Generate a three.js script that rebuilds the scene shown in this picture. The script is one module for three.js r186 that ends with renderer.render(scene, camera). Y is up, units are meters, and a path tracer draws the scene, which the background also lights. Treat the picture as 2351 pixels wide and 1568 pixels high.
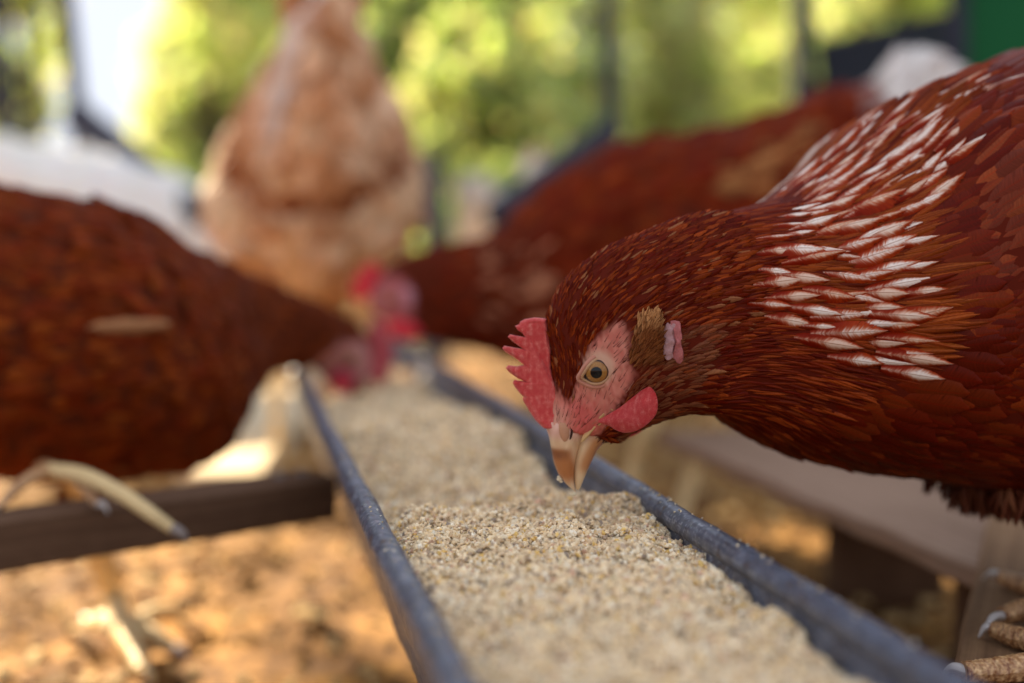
import * as THREE from 'three';
import { mergeGeometries } from 'three/addons/utils/BufferGeometryUtils.js';
import { createNoise2D, createNoise3D } from 'simplex-noise';

// ---------------------------------------------------------------- camera, sky, sun, exposure
const W0 = 2351, H0 = 1568, FOV = 27.0, PITCH = 4.22, EYE = new THREE.Vector3(0, 0.24, 0);
const scene = new THREE.Scene();
const camera = new THREE.PerspectiveCamera(FOV, 1024 / 683, 0.02, 400);
camera.position.copy(EYE);
camera.rotation.set(-PITCH * Math.PI / 180, 0, 0);
camera.focus = 0.461; camera.userData.fStop = 3.8;
camera.updateMatrixWorld(true); camera.updateProjectionMatrix();
scene.add(camera);

const renderer = new THREE.WebGLRenderer();
renderer.toneMapping = THREE.LinearToneMapping;
renderer.toneMappingExposure = 5.1;
renderer.shadowMap.enabled = true;

const SUN = new THREE.Vector3(-0.53, 0.405, -0.745).normalize();
{
  const w = 256, h = 128, d = new Float32Array(w * h * 4);
  for (let j = 0; j < h; j++) for (let i = 0; i < w; i++) {
    const el = ((j + 0.5) / h - 0.5) * Math.PI, t = Math.max(0, Math.sin(el));
    const k = Math.pow(1 - t, 2.2), o = (j * w + i) * 4;
    d[o] = 0.172 + 0.018 * k; d[o + 1] = 0.186 + 0.014 * k; d[o + 2] = 0.222 + 0.002 * k; d[o + 3] = 1;
  }
  const sky = new THREE.DataTexture(d, w, h, THREE.RGBAFormat, THREE.FloatType);
  sky.mapping = THREE.EquirectangularReflectionMapping; sky.magFilter = THREE.LinearFilter; sky.needsUpdate = true;
  scene.background = sky; scene.environment = sky;
}
const sun = new THREE.DirectionalLight(new THREE.Color(1.0, 0.82, 0.56), 5.0);
sun.position.copy(SUN).multiplyScalar(20); sun.target.position.set(0, 0, -1);
sun.position.add(sun.target.position);
sun.castShadow = true; sun.shadow.mapSize.set(2048, 2048);
Object.assign(sun.shadow.camera, { left: -8, right: 8, top: 8, bottom: -8, near: 1, far: 40 });
scene.add(sun, sun.target);

// ---------------------------------------------------------------- helpers
function rngOf(a) { return () => { a |= 0; a = a + 0x6D2B79F5 | 0; let t = Math.imul(a ^ a >>> 15, 1 | a); t = t + Math.imul(t ^ t >>> 7, 61 | t) ^ t; return ((t ^ t >>> 14) >>> 0) / 4294967296; }; }
const R0 = rngOf(7);
const n3 = createNoise3D(rngOf(11)), n2 = createNoise2D(rngOf(12));
const V = (x, y, z) => new THREE.Vector3(x, y, z);
const lerp = (a, b, t) => a + (b - a) * t, clamp = (x, a = 0, b = 1) => Math.min(b, Math.max(a, x));
const sstep = (a, b, x) => { const t = clamp((x - a) / (b - a)); return t * t * (3 - 2 * t); };
const mixc = (a, b, t) => [lerp(a[0], b[0], t), lerp(a[1], b[1], t), lerp(a[2], b[2], t)];
const FPX = H0 / 2 / Math.tan(FOV * Math.PI / 360), SP = Math.sin(PITCH * Math.PI / 180), CP = Math.cos(PITCH * Math.PI / 180);
// a point of the place from a measured bearing and its forward distance in metres
function at(px, py, dist) {
  const x = (px - W0 / 2) / FPX, y = -(py - H0 / 2) / FPX;
  const wy = y * CP - SP, wz = -y * SP - CP;
  const k = dist / -wz;
  return V(EYE.x + x * k, EYE.y + wy * k, -dist);
}
// the same on a horizontal plane of height h
function onPlane(px, py, h) {
  const p = at(px, py, 1), k = (h - EYE.y) / (p.y - EYE.y);
  return V(p.x * k, h, p.z * k);
}
const proj = (v) => { const x = v.x - EYE.x, y = v.y - EYE.y, z = v.z - EYE.z, fw = -z * CP - y * SP, up = y * CP - z * SP; return [W0 / 2 + x / fw * FPX, H0 / 2 - up / fw * FPX]; };
const numbers = {};
function numbered(name) { const n = numbers[name] = (numbers[name] ?? -1) + 1; return n ? `${name}_${String(n).padStart(3, '0')}` : name; }
function thing(name, label, category, pos = V(0, 0, 0), group) {
  const o = new THREE.Group(); o.name = numbered(name); o.position.copy(pos); o.userData = { label, category };
  if (group) o.userData.group = group;
  scene.add(o); return o;
}
function part(name, geo, mat, parent, extra) {
  const m = new THREE.Mesh(geo, mat); m.name = name; m.castShadow = m.receiveShadow = true;
  if (parent) { parent.add(m); if (parent.isGroup) m.position.sub(parent.position); }
  if (extra) Object.assign(m.userData, extra);
  return m;
}
function canvasTex(w, h, draw, { srgb = true, repeat = [1, 1] } = {}) {
  const c = document.createElement('canvas'); c.width = w; c.height = h; draw(c.getContext('2d'), w, h);
  const t = new THREE.CanvasTexture(c); t.wrapS = t.wrapT = THREE.RepeatWrapping; t.repeat.set(...repeat);
  if (srgb) t.colorSpace = THREE.SRGBColorSpace;
  return t;
}
function dataTex(w, h, fn, srgb = false, repeat = [1, 1]) {   // fn(u,v) -> [r,g,b] 0..1
  const d = new Uint8Array(w * h * 4);
  for (let j = 0; j < h; j++) for (let i = 0; i < w; i++) { const c = fn(i / w, j / h), o = (j * w + i) * 4; for (let k = 0; k < 3; k++) d[o + k] = clamp(c[k]) * 255; d[o + 3] = c[3] === undefined ? 255 : clamp(c[3]) * 255; }
  const t = new THREE.DataTexture(d, w, h); t.wrapS = t.wrapT = THREE.RepeatWrapping; t.magFilter = THREE.LinearFilter; t.minFilter = THREE.LinearMipmapLinearFilter; t.generateMipmaps = true;
  if (srgb) t.colorSpace = THREE.SRGBColorSpace; t.repeat.set(...repeat); t.needsUpdate = true; return t;
}
const tile3 = (u, v, f, s = 0) => { const a = u * 2 * Math.PI, b = v * 2 * Math.PI, r = f / (2 * Math.PI); return 0.5 * (n3(Math.cos(a) * r + s, Math.sin(a) * r, Math.cos(b) * r) + n3(Math.sin(b) * r + s, Math.cos(a) * r + 5, Math.sin(a) * r + 9)); };
function setColors(geo, fn) {
  const p = geo.attributes.position, c = new Float32Array(p.count * 3), v = V();
  for (let i = 0; i < p.count; i++) { v.fromBufferAttribute(p, i); const k = fn(v, i); c[i * 3] = k[0]; c[i * 3 + 1] = k[1]; c[i * 3 + 2] = k[2]; }
  geo.setAttribute('color', new THREE.BufferAttribute(c, 3)); return geo;
}
function inPoly(x, y, P) { let r = false; for (let i = 0, j = P.length - 1; i < P.length; j = i++) { const [a, b] = P[i], [c, d] = P[j]; if ((b > y) !== (d > y) && x < (c - a) * (y - b) / (d - b) + a) r = !r; } return r; }
function polyDist(x, y, P) { let m = 1e9; for (let i = 0, j = P.length - 1; i < P.length; j = i++) { const [a, b] = P[j], [c, d] = P[i], ex = c - a, ey = d - b, t = clamp(((x - a) * ex + (y - b) * ey) / (ex * ex + ey * ey)); m = Math.min(m, Math.hypot(x - a - ex * t, y - b - ey * t)); } return inPoly(x, y, P) ? m : -m; }
const std = (o) => new THREE.MeshPhysicalMaterial({ specularIntensity: 0.3, ...o }), phys = (o) => new THREE.MeshPhysicalMaterial(o);
const rgb = (r, g, b) => new THREE.Color().setRGB(r, g, b);
function cr(a, b, c, d, t) { return 0.5 * (2 * b + (c - a) * t + (2 * a - 5 * b + 4 * c - d) * t * t + (3 * b - a - 3 * c + d) * t * t * t); }
function boxBetween(p0, p1, width, thick, bevel = 0.0015) {   // plank with its top centre line from p0 to p1
  const L = p0.distanceTo(p1), sh = new THREE.Shape(), w = width / 2, t = thick / 2;
  sh.moveTo(-w + bevel, -t); sh.lineTo(w - bevel, -t); sh.lineTo(w, -t + bevel); sh.lineTo(w, t - bevel); sh.lineTo(w - bevel, t); sh.lineTo(-w + bevel, t); sh.lineTo(-w, t - bevel); sh.lineTo(-w, -t + bevel);
  const steps = Math.max(8, Math.round(L / 0.03));
  const g = new THREE.ExtrudeGeometry(sh, { depth: L, steps, bevelEnabled: false });
  const z = p1.clone().sub(p0).normalize(), x = V(0, 1, 0).cross(z).normalize(), y = z.clone().cross(x);
  const pos = g.attributes.position, uv = new Float32Array(pos.count * 2), nor = g.attributes.normal;
  for (let i = 0; i < pos.count; i++) {
    const a = pos.getX(i), b = pos.getY(i), c = pos.getZ(i);
    const side = Math.abs(nor.getX(i)) > 0.7;
    uv[i * 2] = c / 0.5; uv[i * 2 + 1] = (side ? b + 0.31 : a) / 0.12;
    const wob = 0.0012 * n3(c * 18, a * 30, b * 30);
    pos.setXYZ(i, a + wob, b + wob, c);
  }
  g.setAttribute('uv', new THREE.BufferAttribute(uv, 2));
  g.applyMatrix4(new THREE.Matrix4().makeBasis(x, y, z).setPosition(p0.clone().addScaledVector(y, -t)));
  g.computeVertexNormals();
  return g;
}
function tube(points, radii, nu = 24, nv = 12, bumps = null) {
  const cv = new THREE.CatmullRomCurve3(points, false, 'centripetal'), pos = [], idx = [], uv = [];
  const fr = cv.computeFrenetFrames(nu, false);
  for (let i = 0; i <= nu; i++) {
    const t = i / nu, p = cv.getPoint(t), k = t * (radii.length - 1), a = Math.min(radii.length - 2, Math.floor(k)), r0 = lerp(radii[a], radii[a + 1], k - a);
    const tg = cv.getTangent(t), s = V(0, 1, 0).cross(tg).normalize(), up = tg.clone().cross(s);
    if (s.lengthSq() < 0.1) { s.copy(fr.normals[i]); up.copy(fr.binormals[i]); }
    for (let j = 0; j <= nv; j++) {
      const th = j / nv * 2 * Math.PI, r = r0 * (bumps ? bumps(t, th) : 1);
      pos.push(p.x + (s.x * Math.cos(th) + up.x * Math.sin(th)) * r, p.y + (s.y * Math.cos(th) + up.y * Math.sin(th)) * r, p.z + (s.z * Math.cos(th) + up.z * Math.sin(th)) * r);
      uv.push(t, j / nv);
    }
  }
  const n = nv + 1;
  for (let i = 0; i < nu; i++) for (let j = 0; j < nv; j++) { const a = i * n + j; idx.push(a, a + 1, a + n, a + 1, a + n + 1, a + n); }
  for (const e of [0, nu]) { const c = pos.length / 3, p = cv.getPoint(e / nu); pos.push(p.x, p.y, p.z); uv.push(e / nu, 0.5); for (let j = 0; j < nv; j++) e ? idx.push(e * n + j, e * n + j + 1, c) : idx.push(j + 1, j, c); }
  const g = new THREE.BufferGeometry(); g.setAttribute('position', new THREE.Float32BufferAttribute(pos, 3)); g.setAttribute('uv', new THREE.Float32BufferAttribute(uv, 2)); g.setIndex(idx); g.computeVertexNormals(); return g;
}
// closed cushion over an outline lying about a plane: outline points are Vector3, nrm the plane's normal
function pillow(outline, nrm, thick, rings = 10, power = 0.5, n = 64) {
  const cv = new THREE.CatmullRomCurve3(outline, true, 'centripetal'), O = cv.getPoints(n).slice(0, n), c = V();
  O.forEach((p) => c.addScaledVector(p, 1 / n));
  const pos = [], idx = [];
  for (const s of [1, -1]) {
    const base = pos.length / 3;
    pos.push(c.x + nrm.x * thick * s, c.y + nrm.y * thick * s, c.z + nrm.z * thick * s);
    for (let r = 1; r <= rings; r++) { const t = Math.sin(r / rings * Math.PI / 2), h = thick * s * Math.pow(Math.max(0, 1 - t * t), power); O.forEach((p) => { const q = c.clone().lerp(p, t).addScaledVector(nrm, h); pos.push(q.x, q.y, q.z); }); }
    const f = (a, b, d) => s > 0 ? idx.push(a, b, d) : idx.push(a, d, b);
    for (let j = 0; j < n; j++) f(base, base + 1 + j, base + 1 + (j + 1) % n);
    for (let r = 0; r < rings - 1; r++) for (let j = 0; j < n; j++) { const a = base + 1 + r * n + j, b = base + 1 + r * n + (j + 1) % n; f(a, a + n, b); f(b, a + n, b + n); }
  }
  const g = new THREE.BufferGeometry(); g.setAttribute('position', new THREE.Float32BufferAttribute(pos, 3)); g.setIndex(idx); g.computeVertexNormals();
  const uv = new Float32Array(pos.length / 3 * 2); for (let i = 0; i < pos.length / 3; i++) { uv[i * 2] = (pos[i * 3] + pos[i * 3 + 2]) * 60; uv[i * 2 + 1] = pos[i * 3 + 1] * 60; }
  g.setAttribute('uv', new THREE.BufferAttribute(uv, 2)); return g;
}

// ---------------------------------------------------------------- materials
const woodTex = (base, dark, seed) => dataTex(512, 256, (u, v) => {
  const g = tile3(u, v, 3, seed) * 0.5 + 0.5 * Math.sin((v * 40 + 2.2 * tile3(u, v, 2.5, seed + 3)) * 2) * 0.5, f = tile3(u * 1, v, 60, seed + 9);
  const line = n3(u * 2 + seed, v * 90, seed) * 0.5 + n3(u * 8, v * 160, seed + 2) * 0.3;
  const t = clamp(0.5 + 0.28 * g + 0.32 * line + 0.1 * f); return mixc(dark, base, t);
}, true);
const woodGrey = std({ map: woodTex([0.70, 0.58, 0.49], [0.44, 0.34, 0.27], 1), roughness: 0.8 });
const woodBrown = std({ map: woodTex([0.50, 0.38, 0.29], [0.27, 0.18, 0.12], 20), roughness: 0.85 });
const woodTan = std({ map: woodTex([0.66, 0.52, 0.38], [0.40, 0.29, 0.20], 25), roughness: 0.85 });
const woodPale = std({ map: woodTex([0.92, 0.86, 0.74], [0.74, 0.65, 0.5], 40), roughness: 0.85 });
const woodFrame = std({ map: woodTex([0.25, 0.265, 0.33], [0.15, 0.155, 0.2], 60), roughness: 0.75 });
const greenPaint = std({ color: rgb(0.006, 0.105, 0.032), roughness: 0.6 });
const noiseBump = dataTex(256, 256, (u, v) => { const x = 0.5 + 0.3 * tile3(u, v, 30, 2) + 0.28 * tile3(u, v, 70, 5); return [x, x, x]; });
const fleshBump = dataTex(512, 512, (u, v) => { const x = 0.5 + 0.25 * tile3(u, v, 60, 2) + 0.3 * tile3(u, v, 130, 5); return [x, x, x]; });
const fleshTex = dataTex(512, 512, (u, v) => { const a = tile3(u, v, 9, 31), b = tile3(u, v, 90, 44), c = tile3(u, v, 30, 71); const t = clamp(0.42 + 0.4 * a + 0.55 * b + 0.12 * c); return mixc([0.90, 0.25, 0.24], [1.0, 0.62, 0.55], t * t * 1.15); }, true);
const combMat = phys({ map: fleshTex, bumpMap: fleshBump, bumpScale: 0.0007, roughness: 0.45, sheen: 0.3, sheenColor: rgb(1, 0.75, 0.72), sheenRoughness: 0.5 });
const wattleMat = phys({ map: fleshTex, color: rgb(0.92, 0.72, 0.78), bumpMap: fleshBump, bumpScale: 0.0009, roughness: 0.45 });
const softComb = std({ color: rgb(0.62, 0.035, 0.05), roughness: 0.55 });
const hornMat = phys({ vertexColors: true, roughness: 0.32, clearcoat: 0.4, clearcoatRoughness: 0.25 });
const skinMat = phys({ vertexColors: true, roughness: 0.75, specularIntensity: 0.15 });
const bodyMat = phys({ vertexColors: true, roughness: 0.85, specularIntensity: 0.15 });
const legTex = dataTex(256, 64, (u, v) => { const a = tile3(u, v, 14, 8), b = tile3(u, v, 34, 3); const t = clamp(0.55 + 0.5 * a + 0.35 * b); return mixc([0.46, 0.26, 0.13], [0.95, 0.78, 0.56], t); }, true);
const scaleBump = dataTex(256, 64, (u, v) => { const x = 0.5 + 0.26 * Math.sin(u * 2 * Math.PI * 14 + Math.sin(v * 6.28 * 3) * 1.6 + 2 * tile3(u, v, 5, 2)) + 0.3 * tile3(u, v, 26, 3); return [x, x, x]; });
const legMat = phys({ map: legTex, bumpMap: scaleBump, bumpScale: 0.0007, roughness: 0.45 });
const legPale = std({ color: rgb(0.78, 0.56, 0.27), bumpMap: scaleBump, bumpScale: 0.002, roughness: 0.5 });
const clawMat = phys({ color: rgb(0.55, 0.5, 0.46), roughness: 0.35 });

// ---------------------------------------------------------------- plumage
// feather sheets: a vane with a shaft, barbs, frayed edges (alpha) and its own dye pattern
function featherTex(kind, seed) {
  const w = 128, h = 256, r = rngOf(seed), split = Array.from({ length: 7 }, () => [r(), r() < 0.5 ? -1 : 1, 0.02 + 0.05 * r()]);
  return dataTex(w, h, (u, v) => {
    const x = u * 2 - 1, ax = Math.abs(x), barb = v - ax * 0.16;              // barbs sweep to the tip
    const line = n3(barb * 34 + seed, x * 1.0, seed) * 0.65 + n3(barb * 70, x * 1.5, seed + 4) * 0.35;
    const fray = kind === 'round' ? 0.97 - 0.10 * Math.abs(n3(barb * 22, x > 0 ? 3 : 9, seed)) : 0.90 - 0.22 * Math.abs(n3(barb * 26, x > 0 ? 3 : 9, seed + 7)) - 0.25 * sstep(0.7, 1, v) * Math.abs(n3(barb * 20, x > 0 ? 1 : 5, seed + 17));
    let a = ax < fray ? 1 : 0;
    for (const [sv, side, wd] of split) if (x * side > 0.15 && Math.abs(barb - sv) < wd * 0.16 * (ax - 0.1)) a = 0;
    let c;
    const rust = [0.68, 0.27, 0.08], deep = [0.50, 0.12, 0.035];
    if (kind === 'plain') {
      c = mixc([0.80, 0.80, 0.80], [1, 1, 1], 0.5 + 0.5 * line);
      c = mixc(c, [1, 0.92, 0.84], 0.5 * sstep(0.6, 1.0, ax));
      if (ax < 0.05) c = [0.75, 0.62, 0.55];
    } else if (kind === 'round') {
      c = mixc([0.78, 0.78, 0.78], [1, 1, 1], 0.5 + 0.5 * line);
      const rim = sstep(0.80, 0.97, Math.max(ax * (0.6 + 0.4 * v), v + 0.12 * ax * ax));
      c = mixc(c, [1.0, 0.78, 0.62], 0.35 * rim);
      if (ax < 0.035) c = mixc(c, [1, 0.75, 0.6], 0.5);
    } else {
      // white lancet on rust: the white sits along the middle and runs out in a point
      const edge = kind === 'white' ? 0.56 : kind === 'tipped' ? 0.46 : 0.28;
      const wide = edge * Math.sqrt(clamp((1.02 - v) / 0.55)) * sstep(0.28, 0.66, v);
      const t = sstep(wide + 0.30, wide - 0.24, ax + 0.20 * line + (kind === 'tipped' ? 0.2 * sstep(0.75, 1, v) : 0));
      c = mixc(mixc(deep, rust, (0.5 + 0.5 * line) * sstep(0.2, 0.7, v)), mixc([0.88, 0.80, 0.74], [0.95, 0.90, 0.85], 0.5 + 0.5 * line), t);
      if (kind === 'tipped') c = mixc(c, rust, 0.5 * sstep(0.86, 1, v));
      if (ax < 0.035) c = mixc(c, [0.55, 0.36, 0.28], 0.5);
      if (n3(barb * 14, x * 1.5, seed + 30) > 0.93 && ax > 0.1 && ax < 0.6 && t > 0.7) c = [0.28, 0.22, 0.24];
    }
    return [...c, a];
  }, true);
}
const featherMat = (kind, seed, o = {}) => phys({ map: featherTex(kind, seed), alphaTest: 0.5, roughness: 0.40, specularIntensity: 0.13, side: THREE.DoubleSide, ...o });
const plainM = featherMat('plain', 101), roundM = featherMat('round', 202), whiteM = [featherMat('white', 303), featherMat('tipped', 404), featherMat('streak', 505), featherMat('white', 606, { color: rgb(0.86, 0.70, 0.60) }), featherMat('streak', 707, { color: rgb(0.9, 0.74, 0.62) }), featherMat('tipped', 808, { color: rgb(0.92, 0.82, 0.74) })];
const softFeatherM = phys({ roughness: 0.62, specularIntensity: 0.1, side: THREE.DoubleSide });
// unit feather: root at the origin, tip at y = 1, width 1, arched across and along
function featherGeo(shape, arch, curl, nx = 4, ny = 7) {
  const pos = [], uv = [], idx = [];
  for (let j = 0; j <= ny; j++) for (let i = 0; i <= nx; i++) {
    const v = j / ny, u = i / nx, x = (u * 2 - 1);
    const w = 0.5 * shape(v);
    const drop = shape === roundish ? 0.10 * x * x * sstep(0.6, 1, v) : 0;
    pos.push(x * w, v - drop, -arch * x * x * w * 2 - curl * (v * v) + 0.5 * curl * v); uv.push(u, v);
  }
  for (let j = 0; j < ny; j++) for (let i = 0; i < nx; i++) { const a = j * (nx + 1) + i; idx.push(a, a + 1, a + nx + 1, a + 1, a + nx + 2, a + nx + 1); }
  const g = new THREE.BufferGeometry(); g.setAttribute('position', new THREE.Float32BufferAttribute(pos, 3)); g.setAttribute('uv', new THREE.Float32BufferAttribute(uv, 2)); g.setIndex(idx); g.computeVertexNormals(); return g;
}
const lancet = (v) => Math.max(0.02, Math.pow(Math.sin(Math.PI * clamp(0.10 + 0.90 * Math.pow(v, 0.85), 0, 1)), 0.8));
const roundish = (v) => Math.sqrt(Math.max(0.003, 1 - Math.pow(Math.abs(v * 1.28 - 0.33) / 0.96, 2.4))) * (0.35 + 0.65 * sstep(0, 0.35, v));
const hairy = (v) => 1 - 0.85 * v;
const hackleG = featherGeo(lancet, 0.18, 0.16), roundG = featherGeo(roundish, 0.16, 0.14), tinyG = featherGeo(lancet, 0.2, 0.14, 2, 4), hairG = featherGeo(hairy, 0, 0.2, 1, 3);

// a lofted body. Stations: [topX, topY, bottomX, bottomY, forward distance, half width in mm]
function loft(st, nu, nv, seed = 0, wobble = 0) {
  const S = st.map(([a, b, c, d, z, w]) => ({ T: at(a, b, z), B: at(c, d, z), w: w / 1000, p: [a, b, c, d] }));
  const cum = [0]; for (let i = 1; i < S.length; i++) cum.push(cum[i - 1] + S[i].T.clone().add(S[i].B).distanceTo(S[i - 1].T.clone().add(S[i - 1].B)) / 2 + 1e-5);
  const total = cum[cum.length - 1], P = [], PX = [];
  const get = (i) => S[clamp(i, 0, S.length - 1)];
  const ev = (s) => {
    let i = 0; while (i < S.length - 2 && cum[i + 1] < s) i++;
    const t = (s - cum[i]) / (cum[i + 1] - cum[i]), q = [get(i - 1), get(i), get(i + 1), get(i + 2)];
    const v3 = (k) => V(...['x', 'y', 'z'].map((c) => cr(q[0][k][c], q[1][k][c], q[2][k][c], q[3][k][c], t)));
    return { T: v3('T'), B: v3('B'), w: Math.max(0.0003, cr(q[0].w, q[1].w, q[2].w, q[3].w, t)), p: [0, 1, 2, 3].map((k) => cr(q[0].p[k], q[1].p[k], q[2].p[k], q[3].p[k], t)) };
  };
  for (let i = 0; i <= nu; i++) {
    const s = i / nu * total, e = ev(s), a = ev(Math.max(0, s - total * 0.01)), b = ev(Math.min(total, s + total * 0.01));
    const tg = b.T.clone().add(b.B).sub(a.T).sub(a.B), U = e.T.clone().sub(e.B).multiplyScalar(0.5), M = e.T.clone().add(e.B).multiplyScalar(0.5);
    let Wd = U.clone().cross(tg).normalize(); if (Wd.z < 0) Wd.negate();
    const row = [], rowP = [];
    for (let j = 0; j < nv; j++) {
      const th = j / nv * 2 * Math.PI, c = Math.cos(th), sn = Math.sin(th);
      const q = M.clone().addScaledVector(U, c).addScaledVector(Wd, e.w * Math.sign(sn) * Math.pow(Math.abs(sn), 0.92) * (1 - 0.06 * c));
      if (wobble) { const n = q.clone().sub(M).normalize(); q.addScaledVector(n, wobble * n3(q.x * 40 + seed, q.y * 40, q.z * 40)); }
      row.push(q); rowP.push([(e.p[0] + e.p[2]) / 2 + (e.p[0] - e.p[2]) / 2 * c, (e.p[1] + e.p[3]) / 2 + (e.p[1] - e.p[3]) / 2 * c, sn]);
    }
    P.push(row); PX.push(rowP);
  }
  const body = { P, PX, nu, nv, cum, total };
  // sampling by area
  const cdf = []; let acc = 0;
  for (let i = 0; i < nu; i++) for (let j = 0; j < nv; j++) { const j2 = (j + 1) % nv; acc += P[i][j].distanceTo(P[i + 1][j]) * P[i][j].distanceTo(P[i][j2]); cdf.push(acc); }
  body.area = acc;
  body.sample = (r) => {
    const x = r() * acc; let lo = 0, hi = cdf.length - 1; while (lo < hi) { const m = (lo + hi) >> 1; cdf[m] < x ? lo = m + 1 : hi = m; }
    return body.cell(Math.floor(lo / nv), lo % nv, r(), r());
  };
  body.cell = (i, j, a, b) => {
    const j2 = (j + 1) % nv, A = P[i][j], B = P[i + 1][j], C = P[i][j2], D = P[i + 1][j2];
    const pos = A.clone().lerp(B, a).lerp(C.clone().lerp(D, a), b), flow = B.clone().sub(A).lerp(D.clone().sub(C), b).normalize(), across = C.clone().sub(A).lerp(D.clone().sub(B), a);
    const nor = across.cross(flow).normalize(); const mid = P[i][0].clone().add(P[i][nv >> 1]).multiplyScalar(0.5); if (nor.dot(pos.clone().sub(mid)) < 0) nor.negate();
    const p = PX[i][j], q = PX[i + 1][j]; return { pos, flow, nor, px: lerp(p[0], q[0], a), py: lerp(p[1], q[1], a), sn: p[2], v: proj(p[2] < 0 ? P[i][(nv - j) % nv].clone().lerp(P[i + 1][(nv - j) % nv], a) : pos), s: (i + a) / nu, th: (j + b) / nv };
  };
  body.near = (px, py, side = 1) => {    // surface point at a place of the side view
    let best = null, bd = 1e9;
    for (let i = 0; i < nu; i++) for (let j = 0; j < nv; j++) { const q = PX[i][j]; if (q[2] * side < 0) continue; const d = (q[0] - px) ** 2 + (q[1] - py) ** 2; if (d < bd) { bd = d; best = [i, j]; } }
    return body.cell(best[0], best[1], 0, 0);
  };
  body.geo = (color) => {
    const pos = [], col = [], idx = [];
    for (let i = 0; i <= nu; i++) for (let j = 0; j < nv; j++) { const q = P[i][j]; pos.push(q.x, q.y, q.z); col.push(...color(PX[i][j][0], PX[i][j][1], PX[i][j][2], i / nu)); }
    for (let i = 0; i < nu; i++) for (let j = 0; j < nv; j++) { const a = i * nv + j, b = i * nv + (j + 1) % nv; idx.push(a, b, a + nv, b, b + nv, a + nv); }
    for (const e of [0, nu]) { const c = pos.length / 3, m = V(); P[e].forEach((q) => m.addScaledVector(q, 1 / nv)); pos.push(m.x, m.y, m.z); col.push(...color(PX[e][0][0], PX[e][0][1], 0, e / nu)); for (let j = 0; j < nv; j++) { const a = e * nv + j, b = e * nv + (j + 1) % nv; e ? idx.push(a, b, c) : idx.push(b, a, c); } }
    const g = new THREE.BufferGeometry(); g.setAttribute('position', new THREE.Float32BufferAttribute(pos, 3)); g.setAttribute('color', new THREE.Float32BufferAttribute(col, 3)); g.setIndex(idx); g.computeVertexNormals();
    return g;
  };
  return body;
}
const M4 = new THREE.Matrix4();
function featherMatrix(s, L, Wd, lift, yaw) {
  const f = s.flow.clone(), n = s.nor.clone(), side = f.clone().cross(n).normalize();
  f.addScaledVector(side, yaw).normalize(); f.multiplyScalar(Math.cos(lift)).addScaledVector(n, Math.sin(lift)).normalize();
  const x = f.clone().cross(n).normalize(), z = x.clone().cross(f).normalize();
  return new THREE.Matrix4().makeBasis(x.multiplyScalar(Wd), f.multiplyScalar(L), z.multiplyScalar(L)).setPosition(s.pos);
}
function instanced(name, geo, mat, list, parent) {
  const m = new THREE.InstancedMesh(geo, mat, list.length); m.name = name; m.castShadow = m.receiveShadow = true;
  list.forEach(([mt, c], i) => { m.setMatrixAt(i, mt); m.setColorAt(i, c.isColor ? c : rgb(...c)); });
  m.userData.kind = 'stuff';
  if (parent) { parent.add(m); if (parent.isGroup) m.position.sub(parent.position); }
  return m;
}
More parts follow.
